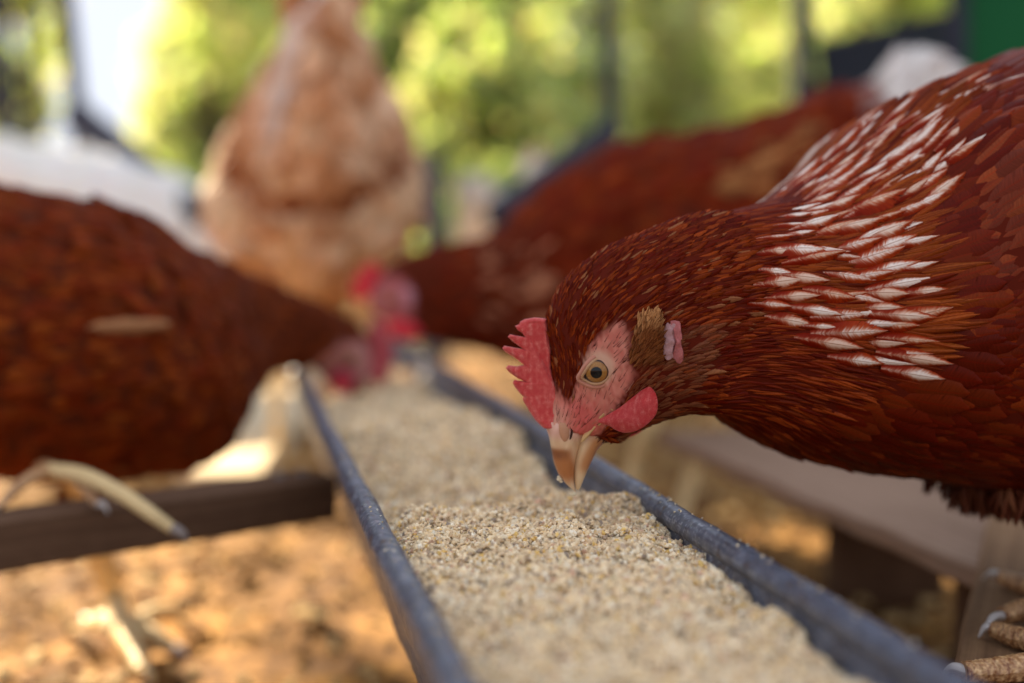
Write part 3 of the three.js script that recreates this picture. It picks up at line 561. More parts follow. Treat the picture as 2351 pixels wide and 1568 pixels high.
    const cv2 = new THREE.CatmullRomCurve3(pts.map((q) => { const d = q.clone().sub(c), f = ax.dot(d), o = d.clone().addScaledVector(ax, -f); return q.clone().addScaledVector(o, 0.26).addScaledVector(ax, -0.0010); }), true);
    part('eyelid', new THREE.TubeGeometry(cv2, 90, 0.00085, 10, true), std({ color: rgb(0.50, 0.22, 0.15), roughness: 0.65 }), hen);
    // ear lobe: two pink folds
    for (const [P, th, col] of [[[[1150, 285], [1195, 300], [1225, 350], [1222, 420], [1218, 490], [1190, 512], [1160, 470], [1142, 380]], 0.0014, [0.52, 0.27, 0.26]], [[[1165, 262], [1215, 300], [1250, 370], [1268, 440], [1284, 510], [1262, 540], [1232, 515], [1226, 430], [1205, 345]], 0.0017, [0.54, 0.15, 0.14]]]) {
      const o = P.map(([x, y]) => { const q = body.near(...toSag(c1(x, y)), side); return q.pos.clone().addScaledVector(V(0, 0, side), 0.0007); });
      const eg = pillow(o, V(-0.1, 0.05, side).normalize(), th, 14, 0.6, 72); { const p = eg.attributes.position; for (let i = 0; i < p.count; i++) { const d = 0.0007 * n3(p.getX(i) * 420, p.getY(i) * 260, th * 900); p.setXYZ(i, p.getX(i) + d * 0.5, p.getY(i) + d * 0.3, p.getZ(i) + d); } eg.computeVertexNormals(); }
      part('earlobe', eg, phys({ color: rgb(...col), bumpMap: fleshBump, bumpScale: 0.0005, roughness: 0.5 }), hen);
    }
    // ear tuft
    const tuft = [], tp0 = [[1040, 345], [1045, 300], [1035, 250], [1050, 200], [1060, 170]];
    for (let i = 0; i < 1300; i++) {
      const k = r(), u = r(), x = lerp(lerp(962, 995, k * k), lerp(1140, 1108, k), u) + (r() - 0.5) * 24, y = lerp(540, 225, k) + 55 * k * Math.pow(Math.abs(u * 2 - 1), 2), edge = 1 - Math.pow(Math.abs(u * 2 - 1), 2); if (k > 0.75 && edge < 0.35) continue;
      const s2 = body.near(...toSag(c1(x, y)), side); s2.pos.addScaledVector(V(0, 0, side), 0.0018 * edge + 0.0006 * r() + 0.0012 * k * edge);
      s2.flow = V(0.32 + 0.25 * (u - 0.5), 0.95 * lerp(0.3, 1, k), 0).normalize().lerp(s2.flow, 0.25 * (1 - k)).normalize(); s2.nor = V(0.1 * (u - 0.5), 0.15, side).normalize();
      const L = 0.0020 + 0.0020 * r(); tuft.push([featherMatrix(s2, L, L * 0.3, 0.1 + 0.25 * r(), (r() - 0.5) * 0.6), mixc(mixc([0.14, 0.035, 0.010], [0.30, 0.10, 0.028], r()), [0.90, 0.47, 0.19], sstep(0.52, 0.98, k) * (0.1 + 0.9 * r()))]);
    }
    instanced('ear_tuft', tinyG, plainM, tuft, hen);
  }
  // chin feathers below the bill
  { const ch = []; for (let i = 0; i < 420; i++) { const u = r(), v = r(), x = lerp(880, 1010, u), y = lerp(985, 1015, v); const p = wp(x - 60 * v, y - 18, HZ + (r() - 0.5) * 0.012); const s = { pos: p, flow: V(-0.85, -0.5 - 0.3 * r(), (r() - 0.5) * 0.2).normalize(), nor: V(-0.1, -0.2, p.z > -HZ ? 1 : -1).normalize() }; const L = 0.0040 + 0.003 * r(); ch.push([featherMatrix(s, L, L * 0.22, 0.05 + 0.15 * r(), (r() - 0.5) * 0.3), mixc([0.12, 0.04, 0.02], [0.26, 0.10, 0.05], r())]); } instanced('bristles', tinyG, plainM, ch, hen); }

  // beak
  const horn = (px, py) => {
    const y = (py - 660.2) / 0.3295, x = (px - 1119.4) / 0.3295;
    const cream = [0.70, 0.47, 0.27], amber = [0.40, 0.13, 0.03], brown = [0.16, 0.048, 0.018], skin = [0.72, 0.42, 0.32];
    let c = mixc(skin, cream, sstep(1000, 1075, y));
    c = mixc(c, amber, sstep(1085, 1140, y) * sstep(1400, 1290, y) * sstep(1.05, 0.6, (x - lerp(440, 505, (y - 1110) / 205)) / 165) * 0.95);
    c = mixc(c, brown, 0.75 * sstep(1100, 1135, y) * sstep(1215, 1150, y) * sstep(590, 520, x));
    c = mixc(c, [0.74, 0.56, 0.36], 0.5 * sstep(1330, 1400, y));
    return mixc(c, amber, 0.25 * n2(x * 0.02, y * 0.006) + 0.1);
  };
  const mk = (rows, colr, name, nu = 60, nv = 40) => { const b = loft(rows.map(([a, b2, c, d, w]) => [...c1(a, b2), ...c1(c, d), HZ, w]), nu, nv); const gg = b.geo((px, py) => colr(px, py)); return part(name, gg, hornMat, hen); };
  mk([[398, 940, 800, 850, 6.0], [410, 985, 735, 945, 6.2], [428, 1040, 690, 1005, 6.0], [441, 1110, 650, 1078, 5.5], [455, 1190, 624, 1180, 4.8], [475, 1255, 608, 1260, 4.0], [505, 1315, 603, 1330, 3.1], [552, 1372, 608, 1392, 1.9], [602, 1412, 620, 1428, 0.6]], horn, 'upper_beak');
  const low = (px, py) => { const y = (py - 660.2) / 0.3295, x = (px - 1119.4) / 0.3295; let c = mixc([0.72, 0.47, 0.33], [0.70, 0.49, 0.27], sstep(1000, 1080, y)); c = mixc(c, [0.45, 0.17, 0.05], 0.9 * sstep(-30, 40, x - lerp(740, 630, sstep(950, 1250, y))) * sstep(990, 1060, y) * sstep(1330, 1230, y)); return c; };
  mk([[780, 860, 885, 992, 5.9], [690, 950, 826, 1062, 5.5], [640, 1050, 764, 1132, 4.7], [614, 1150, 729, 1202, 4.0], [602, 1240, 696, 1272, 3.2], [602, 1325, 664, 1352, 2.2], [612, 1402, 638, 1410, 0.7]], low, 'lower_beak');
  { // yellow corner of the gape, nostril
    const wedge = [[896, 788], [846, 822], [776, 886], [708, 958], [662, 1036], [652, 1078], [680, 1062], [732, 1002], [800, 934], [858, 866]].map(([x, y]) => y > 940 ? at(...c1(x, y), HZ - lerp(0.0072, 0.0058, (y - 940) / 140)) : nearF(x, y, 1, y < 870 ? -0.0004 : 0));
    part('gape', pillow(wedge, V(0.15, -0.1, 1).normalize(), 0.0008, 8, 0.6, 60), std({ color: rgb(0.60, 0.38, 0.17), roughness: 0.5 }), hen);
    const op = [[505, 940], [545, 925], [580, 945], [586, 1000], [568, 1060], [540, 1078], [512, 1050], [497, 990]].map(([x, y]) => at(...c1(x, y), HZ - 0.0054));
    part('nostril_flap', pillow(op, V(-0.25, 0.05, 1).normalize(), 0.0013, 8, 0.6, 40), std({ color: rgb(0.50, 0.25, 0.14), roughness: 0.45 }), hen);
    const sl = [[568, 938], [588, 946], [596, 990], [586, 1045], [572, 1062], [574, 1030], [580, 985]].map(([x, y]) => at(...c1(x, y), HZ - 0.0063));
    part('nostril', pillow(sl, V(0, 0, 1), 0.0005, 6, 0.6, 32), std({ color: rgb(0.05, 0.02, 0.015), roughness: 0.8 }), hen);
  }
  { // crumbs sticking to the bill
    const cr_ = []; for (const [x, y, k] of [[500, 1335, 1.1], [512, 1352, 0.7], [494, 1318, 0.6], [602, 1438, 1.0], [590, 1442, 0.8], [615, 1432, 0.5]]) { const gg = new THREE.DodecahedronGeometry(0.0008 * k, 0), p = at(...c1(x, y), HZ - 0.0016); gg.scale(1.2, 0.8, 1); gg.translate(p.x, p.y, p.z); cr_.push(gg); }
    part('stuck_crumbs', mergeGeometries(cr_), std({ color: rgb(0.72, 0.6, 0.4), roughness: 0.95 }), hen, { kind: 'stuff' });
  }
  // belly fluff at the right edge
  { const fl = []; for (let i = 0; i < 1500; i++) { const x = lerp(2215, 2620, r()), s = body.near(x, lerp(1085, 1150, r()), r() < 0.5 ? 1 : -1); s.flow = V(0.55 - 0.9 * r(), -0.75, (r() - 0.5) * 0.6).normalize(); s.nor = V(0, 0.2, s.sn > 0 ? 1 : -1).normalize(); const L = 0.007 + 0.007 * r(); fl.push([featherMatrix(s, L, L * 0.24, 0.1 * r(), (r() - 0.5) * 0.3), mixc([0.16, 0.035, 0.015], [0.34, 0.12, 0.05], r() * r())]); } instanced('fluff', hackleG, plainM, fl, hen); }
  // feet on the board
  const knuckle = (n) => (t, th) => 1 + 0.05 * Math.abs(Math.sin(t * n * 0.5 * Math.PI + 0.6 * Math.sin(t * 17))) - 0.04 + 0.05 * n2(t * 40, th * 3);
  const toe = (pts, rad, claw, cr0) => {
    const P = pts.map((p) => V(...p)), m = part('toe', tube(P, rad, 60, 16, knuckle(13)), legMat, hen);
    const a = P[P.length - 1], b = V(...claw), mid = a.clone().lerp(b, 0.5).add(V(0, 0.0022, 0)), cm = part('claw', tube([a.clone().lerp(P[P.length - 2], 0.1), mid, b], [cr0, cr0 * 0.75, 0.0003], 16, 10), clawMat, m);
    cm.position.set(0, 0, 0);
  };
  const bp = (x, y, up) => { const p = onPlane(x, y, 0.0975); return [p.x, 0.0975 + up, p.z]; };
  toe([bp(2500, 1520, 0.006), bp(2400, 1560, 0.0055), bp(2300, 1570, 0.0046), bp(2212, 1572, 0.0042)], [0.0052, 0.0046, 0.0044, 0.0034], bp(2160, 1560, 0.0008), 0.0021);
  toe([bp(2500, 1520, 0.007), bp(2420, 1510, 0.0052), bp(2340, 1492, 0.0042), bp(2282, 1470, 0.0040)], [0.005, 0.0042, 0.0040, 0.0030], bp(2246, 1468, 0.0008), 0.0020);
  toe([bp(2500, 1520, 0.008), bp(2430, 1440, 0.0080), bp(2350, 1436, 0.0060), bp(2300, 1440, 0.0042)], [0.005, 0.0046, 0.0042, 0.0032], bp(2256, 1458, 0.0012), 0.0019);
  toe([bp(2560, 1360, 0.006), bp(2430, 1380, 0.0045), bp(2350, 1365, 0.0040), bp(2300, 1345, 0.0036)], [0.005, 0.0042, 0.004, 0.003], bp(2255, 1335, 0.001), 0.002);
  const foot = V(...bp(2500, 1520, 0.006));
  part('leg', tube([foot, foot.clone().add(V(0.012, 0.035, -0.012)), at(2640, 1090, 0.53)], [0.0062, 0.0058, 0.0085], 40, 14, knuckle(15)), legMat, hen);
  const foot2 = V(...bp(2560, 1360, 0.006));
  part('leg', tube([foot2, foot2.clone().add(V(0.014, 0.035, -0.006)), at(2720, 1090, 0.58)], [0.0062, 0.0058, 0.0085], 40, 14, knuckle(15)), legMat, hen);
  const tf = []; for (let k = 0; k < 8; k++) { const s = { pos: at(3440, -60, 0.556 + (k - 3.5) * 0.004), flow: V(0.72, 0.62, (k - 3.5) * 0.06).normalize(), nor: V(-0.3, 0.3, k < 4 ? 1 : -1).normalize() }; const m = part('tail_feather', roundG, roundM, null); m.applyMatrix4(featherMatrix(s, 0.11, 0.03, 0, 0)); m.position.sub(hen.position); hen.add(m); }
}
// ---------------------------------------------------------------- the other hens
function featherCoat(hen, body, n, seed, size, color, skip) {
  const r = rngOf(seed), A = [], B = [];
  for (let i = 0; i < n; i++) {
    const s = body.sample(r); if (skip && skip(s)) continue;
    const L = size(s) * (0.75 + 0.5 * r()); const c = color(s, r);
    (L > 0.011 ? A : B).push([featherMatrix(s, L, L * (L > 0.011 ? 0.7 : 0.34), 0.03 + 0.07 * r(), (r() - 0.5) * 0.4), c]);
  }
  if (A.length) instanced('plumage', roundG, softFeatherM, A, hen);
  if (B.length) instanced('plumage', hackleG, softFeatherM, B, hen);
}
function legOf(hen, pts, rad, mat = legPale) { return part('leg', tube(pts, rad, 30, 12, (t, th) => 1 + 0.05 * Math.sin(t * 60)), mat, hen); }
function toesOf(hen, root, tips, mat = legPale, r0 = 0.0045) {
  for (const tip of tips) { const mid = root.clone().lerp(tip, 0.5).add(V(0, 0.004, 0)), m = part('toe', tube([root, mid, tip], [r0, r0 * 0.9, r0 * 0.6], 18, 10), mat, hen); const d = tip.clone().sub(root).setY(0).normalize(); const c = part('claw', tube([tip, tip.clone().addScaledVector(d, 0.005).add(V(0, 0.001, 0)), tip.clone().addScaledVector(d, 0.010).add(V(0, -0.0025, 0))], [r0 * 0.5, r0 * 0.4, 0.0003], 8, 8), clawMat, m); c.position.set(0, 0, 0); }
}
const flat = (pts, d) => pts.map(([x, y]) => at(x, y, d));
function combShape(hen, pts, d, thick, mat = softComb) {
  const sh = new THREE.Shape(); flat(pts, d).forEach((p, i) => i ? sh.lineTo(p.x, p.y) : sh.moveTo(p.x, p.y));
  const g = new THREE.ExtrudeGeometry(sh, { depth: thick, bevelEnabled: true, bevelSize: thick * 0.3, bevelThickness: thick * 0.4, bevelSegments: 3 }); g.translate(0, 0, -d - thick / 2); return part('comb', g, mat, hen);
}
const eyeMat = phys({ color: rgb(0.25, 0.10, 0.02), roughness: 0.15, clearcoat: 1 });
function ball(hen, p, r0, mat = eyeMat, name = 'eye') { const g = new THREE.SphereGeometry(r0, 20, 14); g.translate(p.x, p.y, p.z); return part(name, g, mat, hen); }
const beakMat = std({ color: rgb(0.55, 0.30, 0.12), roughness: 0.4 });

{ // left hen, reaching right into the trough
  const hen = thing('hen', 'dark chestnut hen at the left with one foot on the cross plank, head in trough', 'hen', V(-0.25, 0, -0.86));
  const st = [[838, 892, 792, 898, 0.985, 6], [858, 852, 752, 882, 0.985, 10], [858, 802, 715, 842, 0.983, 14], [833, 757, 678, 815, 0.98, 18], [782, 726, 632, 824, 0.97, 22], [700, 684, 590, 842, 0.945, 19], [592, 636, 540, 905, 0.905, 24], [478, 594, 500, 1005, 0.865, 32], [380, 549, 440, 1070, 0.832, 46], [280, 482, 350, 1090, 0.808, 62], [170, 456, 220, 1092, 0.79, 80], [50, 434, 60, 1092, 0.78, 80], [-110, 390, -80, 1050, 0.775, 72], [-280, 320, -240, 880, 0.775, 54], [-420, 230, -380, 580, 0.775, 31], [-540, 120, -500, 330, 0.775, 8]];
  const body = loft(st, 160, 64, 3, 0.002);
  const face = [[705, 770], [760, 745], [835, 775], [862, 830], [855, 880], [790, 905], [745, 870], [712, 825]];
  const bare = (px, py) => sstep(-8, 6, polyDist(px, py, face));
  part('body', body.geo((px, py) => mixc([0.08, 0.015, 0.005], [0.44, 0.19, 0.17], bare(px, py))), bodyMat, hen);
  featherCoat(hen, body, 14000, 31, (s) => s.px > 640 ? 0.006 : s.px > 430 ? 0.0085 : 0.0108, (s, r) => { const k = 0.7 + 0.6 * r(); const neck = sstep(420, 560, s.px); let c = mixc([0.125, 0.014, 0.002], [0.24, 0.050, 0.005], r() * r()); c = mixc(c, [0.26, 0.06, 0.010], 0.35 * neck); return c.map((x) => x * k); }, (s) => bare(s.px, s.py) > 0.3);
  const sv = at(205, 760, 0.79); { // one pale quill edge on the wing, a small pale one above it
    for (const [x0, y0, x1, y1, w] of [[276, 762, 178, 750, 0.012]]) { const off = V(0, 0.002, 0.009), a = body.near(x0, y0, 1).pos.add(off), b = body.near(x1, y1, 1).pos.add(off), s = { pos: a, flow: b.clone().sub(a).normalize(), nor: V(0, 0.1, 1).normalize() }; const m = part('wing_feather', roundG, std({ color: rgb(0.36, 0.16, 0.065), roughness: 0.6, side: THREE.DoubleSide }), null); m.applyMatrix4(featherMatrix(s, a.distanceTo(b), w, 0.02, 0)); m.position.sub(hen.position); hen.add(m); }
  }
  combShape(hen, [[858, 735], [885, 745], [880, 765], [900, 770], [888, 790], [906, 800], [890, 815], [902, 830], [886, 842], [892, 860], [868, 880], [846, 860], [852, 810], [846, 770]], 0.985, 0.004, std({ color: rgb(0.44, 0.075, 0.085), roughness: 0.55 }));
  for (const d of [0.966, 1.0]) part('wattle', pillow(flat([[770, 850], [800, 845], [815, 880], [800, 915], [770, 900], [750, 870]], d), V(0, 0, 1), 0.003, 8), std({ color: rgb(0.34, 0.03, 0.05), roughness: 0.55 }), hen);
  part('earlobe', pillow(flat([[725, 770], [750, 760], [765, 785], [755, 815], [733, 820], [716, 800]], 0.9645), V(0, 0, 1), 0.003, 8), std({ color: rgb(0.66, 0.42, 0.46), roughness: 0.55 }), hen);
  ball(hen, at(808, 820, 0.972), 0.0045);
  part('beak', loft([[842, 878, 790, 885, 0.985, 6], [838, 905, 800, 912, 0.985, 5], [828, 935, 812, 940, 0.985, 3], [819, 962, 815, 964, 0.985, 0.8]], 24, 20).geo(() => [0.3, 0.14, 0.07]), bodyMat, hen);
  // raised foot on the plank
  const F = (x, y, d) => at(x, y, d);
  const root = F(118, 1082, 0.675);
  legOf(hen, [at(80, 1062, 0.79), at(100, 1078, 0.73), root], [0.008, 0.005, 0.0042], legMat);
  part('toe', tube([root, F(190, 1092, 0.648), F(275, 1132, 0.628), F(350, 1182, 0.614), F(402, 1218, 0.608)], [0.0040, 0.0038, 0.0035, 0.0031, 0.0024], 40, 12), legPale, hen);
  part('claw', tube([F(398, 1213, 0.608), F(420, 1228, 0.606), F(432, 1248, 0.606)], [0.0026, 0.002, 0.0004], 10, 8), std({ color: rgb(0.25, 0.2, 0.17), roughness: 0.5 }), hen);
  toesOf(hen, root, [F(225, 1158, 0.640), F(-10, 1172, 0.63)], legMat, 0.0032);
  // standing leg in the sun
  const g0 = onPlane(285, 1468, 0.004);
  legOf(hen, [V(-0.248, 0.125, -0.80), at(230, 1288, 0.84), at(262, 1370, 0.85), g0.clone().setY(0.008)], [0.014, 0.0082, 0.0072, 0.0078]);
  const th = []; { const r = rngOf(8); for (let i = 0; i < 260; i++) { const p = V(-0.247 + (r() - 0.5) * 0.03, 0.085 + 0.03 * r(), -0.82 + (r() - 0.5) * 0.03); const s = { pos: p, flow: V((r() - 0.5) * 0.3, -1, (r() - 0.5) * 0.3).normalize(), nor: V(r() - 0.5, 0.1, r() - 0.2).normalize() }; th.push([featherMatrix(s, 0.018, 0.006, 0.05, 0), [0.2, 0.06, 0.02]]); } } instanced('fluff', hackleG, softFeatherM, th, hen);
  toesOf(hen, g0.clone().setY(0.008), [onPlane(425, 1402, 0.004), onPlane(400, 1492, 0.004), onPlane(330, 1545, 0.004), onPlane(205, 1430, 0.004)], legPale, 0.0072);
  const tl = { flow: V(-0.7, 0.7, 0) }; for (let k = 0; k < 6; k++) { const s = { pos: at(-440, 330, 0.775 + (k - 2.5) * 0.008), flow: V(-0.75, 0.6 + 0.05 * k, (k - 2.5) * 0.06).normalize(), nor: V(0.2, 0.2, k < 3 ? -1 : 1).normalize() }; const m = part('tail_feather', roundG, std({ color: rgb(0.14, 0.04, 0.014), roughness: 0.6, side: THREE.DoubleSide }), null); m.applyMatrix4(featherMatrix(s, 0.12, 0.035, 0, 0)); m.position.sub(hen.position); hen.add(m); }
}
{ // third hen, feeding from the far right side
  const hen = thing('hen', 'red-brown hen with whitish tail behind the foreground hen, facing left into the trough', 'hen', V(0.18, 0, -1.1));
  const st = [[842, 690, 872, 730, 1.075, 6], [866, 640, 918, 762, 1.075, 11], [898, 604, 962, 776, 1.075, 15], [962, 574, 1012, 784, 1.075, 19], [1052, 557, 1092, 800, 1.078, 26], [1140, 531, 1165, 822, 1.085, 36], [1230, 447, 1240, 842, 1.095, 50], [1342, 368, 1345, 860, 1.105, 66], [1482, 321, 1475, 872, 1.115, 78], [1640, 296, 1620, 862, 1.122, 82], [1780, 256, 1750, 812, 1.128, 76], [1890, 216, 1860, 712, 1.132, 62], [1985, 196, 1960, 560, 1.135, 48], [2040, 150, 2060, 430, 1.138, 40], [2095, 122, 2130, 350, 1.14, 34], [2150, 138, 2178, 270, 1.14, 22], [2176, 178, 2190, 225, 1.14, 5]];
  const body = loft(st, 170, 64, 9, 0.002);
  const face = [[868, 650], [910, 632], [948, 660], [955, 710], [930, 770], [880, 740], [850, 700]];
  const bare = (px, py) => sstep(-8, 6, polyDist(px, py, face));
  const white = (px, py) => sstep(1925, 2030, px + 40 * n2(px * 0.02, py * 0.02));
  part('body', body.geo((px, py) => mixc(mixc([0.09, 0.014, 0.005], [0.42, 0.13, 0.13], bare(px, py)), [0.6, 0.54, 0.46], white(px, py))), bodyMat, hen);
  featherCoat(hen, body, 6500, 37, (s) => s.px < 960 ? 0.006 : s.px < 1160 ? 0.0105 : 0.021, (s, r) => {
    const k = 0.7 + 0.6 * r(); let c = mixc([0.12, 0.009, 0.0016], [0.21, 0.036, 0.005], r() * r());
    const hk = sstep(1040, 1090, s.px) * sstep(1215, 1170, s.px) * sstep(540, 590, s.py) * sstep(760, 700, s.py);
    if (r() < 0.45 * hk) c = [0.34, 0.13, 0.065];
    const wing = sstep(1500, 1600, s.px) * sstep(1850, 1760, s.px) * sstep(40, 20, Math.abs(s.py - (395 - (s.px - 1640) * 0.35))); if (r() < 0.7 * wing) c = [0.30, 0.115, 0.035];
    return mixc(c.map((x) => x * k), [0.84, 0.79, 0.72], white(s.px, s.py) * (0.55 + 0.45 * r()));
  }, (s) => bare(s.px, s.py) > 0.3);
  combShape(hen, [[868, 612], [850, 605], [845, 622], [828, 618], [830, 640], [812, 640], [818, 662], [806, 672], [822, 690], [848, 690], [862, 660], [880, 630]], 1.075, 0.004);
  for (const d of [1.059, 1.09]) part('wattle', pillow(flat([[890, 735], [920, 735], [955, 745], [968, 765], [945, 780], [910, 778], [890, 760]], d), V(0, 0, 1), 0.003, 8), softComb, hen);
  part('earlobe', pillow(flat([[925, 660], [945, 665], [950, 690], [940, 710], [925, 700]], 1.0565), V(0, 0, 1), 0.003, 8), std({ color: rgb(0.5, 0.22, 0.25), roughness: 0.55 }), hen);
  ball(hen, at(893, 688, 1.0635), 0.0045);
  part('beak', loft([[850, 672, 868, 735, 1.075, 6], [828, 682, 846, 732, 1.075, 5.5], [812, 698, 824, 734, 1.075, 3.5], [804, 724, 808, 738, 1.075, 0.8]], 24, 20).geo(() => [0.62, 0.33, 0.12]), bodyMat, hen);
  for (const [x, z, k] of [[1505, 1.05, 0], [1640, 1.16, 1]]) { const kn = at(x, 930, z), ft = at(x - 52, 1085, z), ground = onPlane(x - 90, 543 + 3265 * 0.236 / (z - 0.03), 0.006); legOf(hen, [at(x + 30, 820, z + 0.03), kn, ft, ground], [0.016, 0.0075, 0.0058, 0.0058]); toesOf(hen, ground, [ground.clone().add(V(-0.05, -0.002, 0.01)), ground.clone().add(V(-0.035, -0.002, 0.04)), ground.clone().add(V(-0.04, -0.002, -0.03)), ground.clone().add(V(0.025, -0.002, 0.0))]); }
  for (let k = 0; k < 6; k++) { const s = { pos: at(2010, 330, 1.138 + (k - 2.5) * 0.006), flow: V(0.62 - 0.04 * k, 0.8, (k - 2.5) * 0.08).normalize(), nor: V(-0.2, 0.2, k < 3 ? 1 : -1).normalize() }; const m = part('tail_feather', roundG, std({ color: rgb(0.70, 0.64, 0.56), roughness: 0.7, side: THREE.DoubleSide }), null); m.applyMatrix4(featherMatrix(s, 0.066 - 0.003 * k, 0.045, 0, 0)); m.position.sub(hen.position); hen.add(m); }
}
{ // fourth hen, seen from behind with its tail up
  const hen = thing('hen', 'buff-rumped hen seen from behind with its tail up between the others', 'hen', V(-0.19, 0, -1.42));
  // lofted from the tail's tip down over the fluff of the rump; across stations: left and right outline
  const rows = [[-20, 735, 765, 1.27, 10], [40, 690, 800, 1.29, 22], [110, 648, 832, 1.315, 40], [190, 602, 862, 1.34, 58], [270, 556, 902, 1.37, 74], [340, 512, 935, 1.40, 88], [410, 478, 962, 1.425, 100], [470, 478, 964, 1.44, 104], [530, 496, 945, 1.445, 100], [590, 528, 902, 1.445, 88], [645, 570, 850, 1.44, 66], [690, 625, 790, 1.435, 34], [708, 680, 730, 1.43, 6]];
  const P = [], nv = 72, nu = 120;
  const row = (t) => { const k = t * (rows.length - 1), i = Math.min(rows.length - 2, Math.floor(k)), f = k - i, q = [Math.max(0, i - 1), i, i + 1, Math.min(rows.length - 1, i + 2)].map((n) => rows[n]); return [0, 1, 2, 3, 4].map((c) => cr(q[0][c], q[1][c], q[2][c], q[3][c], f)); };
  const st = []; for (let i = 0; i <= 40; i++) { const [y, a, b, z, d] = row(i / 40); st.push([a, y, b, y, z, d]); }
  const body = loft(st, nu, nv, 17, 0.003);
  const mottle = (px, py, sn) => {
    let c = [0.54, 0.26, 0.12]; const n = n2(px * 0.011, py * 0.011), n5 = n2(px * 0.03 + 9, py * 0.03);
    c = mixc(c, [0.80, 0.54, 0.34], clamp(0.45 + 0.8 * n)); c = mixc(c, [0.24, 0.075, 0.025], clamp(0.9 * sstep(310, 290, Math.abs(py - 300) * 4 + 250) + 0.5 * n5));
    c = mixc(c, [0.24, 0.07, 0.022], sstep(260, 300, py) * sstep(345, 318, py) * 0.8);
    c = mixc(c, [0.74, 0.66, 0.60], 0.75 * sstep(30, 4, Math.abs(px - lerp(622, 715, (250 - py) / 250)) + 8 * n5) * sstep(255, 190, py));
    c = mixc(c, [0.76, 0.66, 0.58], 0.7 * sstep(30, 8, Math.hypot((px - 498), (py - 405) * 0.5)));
    c = mixc(c, [0.66, 0.47, 0.27], 0.5 * sstep(335, 365, py) * sstep(450, 390, py));
    return c;
  };
  part('body', body.geo(mottle), bodyMat, hen);
  featherCoat(hen, body, 5200, 41, (s) => s.py < 300 ? 0.028 : 0.02, (s, r) => { const k = 0.75 + 0.5 * r(); return mottle(s.px, s.py).map((x) => x * k); });
  // breast, neck and lowered head on the far side
  const nb = loft([[712, 330, 712, 660, 1.50, 84], [712, 360, 712, 640, 1.55, 80], [712, 400, 712, 620, 1.60, 62], [712, 450, 712, 620, 1.64, 44]], 40, 40);
  const neck = tube([V(-0.21, 0.26, -1.56), V(-0.215, 0.27, -1.63), V(-0.22, 0.22, -1.69), V(-0.222, 0.14, -1.71)], [0.06, 0.042, 0.026, 0.016], 40, 28); setColors(neck, () => [0.2, 0.06, 0.02]);
  part('neck', neck, bodyMat, hen);
  const hd = new THREE.SphereGeometry(0.018, 24, 18); hd.scale(0.85, 1.25, 1); hd.translate(-0.222, 0.13, -1.712); setColors(hd, () => [0.3, 0.08, 0.05]); part('head', hd, bodyMat, hen);
  const bk = new THREE.ConeGeometry(0.008, 0.024, 16); bk.rotateX(Math.PI); bk.translate(-0.222, 0.098, -1.718); part('beak', bk, beakMat, hen);
  const cb = new THREE.SphereGeometry(0.014, 16, 12); cb.scale(0.2, 1.1, 0.8); cb.translate(-0.222, 0.135, -1.736); part('comb', cb, softComb, hen);
  for (const dx of [-0.045, 0.04]) { const k = V(-0.19 + dx, 0.14, -1.44), f = V(-0.19 + dx, 0.008, -1.43); legOf(hen, [k.clone().add(V(0, 0.05, 0)), k, f.clone().add(V(0, 0.06, 0.02)), f], [0.02, 0.012, 0.006, 0.006]); toesOf(hen, f, [f.clone().add(V(0, -0.004, -0.055)), f.clone().add(V(-0.035, -0.004, -0.045)), f.clone().add(V(0.035, -0.004, -0.045)), f.clone().add(V(0, -0.004, 0.025))]); }
  for (let k = 0; k < 7; k++) { const a = (k - 3) / 3, s = { pos: at(735 + a * 50, 190, 1.335), flow: V(0.05 + a * 0.28, 1, 0.28).normalize(), nor: V(a * 0.9, 0.2, 0.6).normalize() }; const m = part('tail_feather', roundG, std({ color: k === 2 ? rgb(0.64, 0.52, 0.44) : k % 2 ? rgb(0.36, 0.14, 0.055) : rgb(0.52, 0.25, 0.12), roughness: 0.65, side: THREE.DoubleSide }), null); m.applyMatrix4(featherMatrix(s, 0.115 - 0.018 * Math.abs(a), 0.042, 0, 0)); m.position.sub(hen.position); hen.add(m); }
}
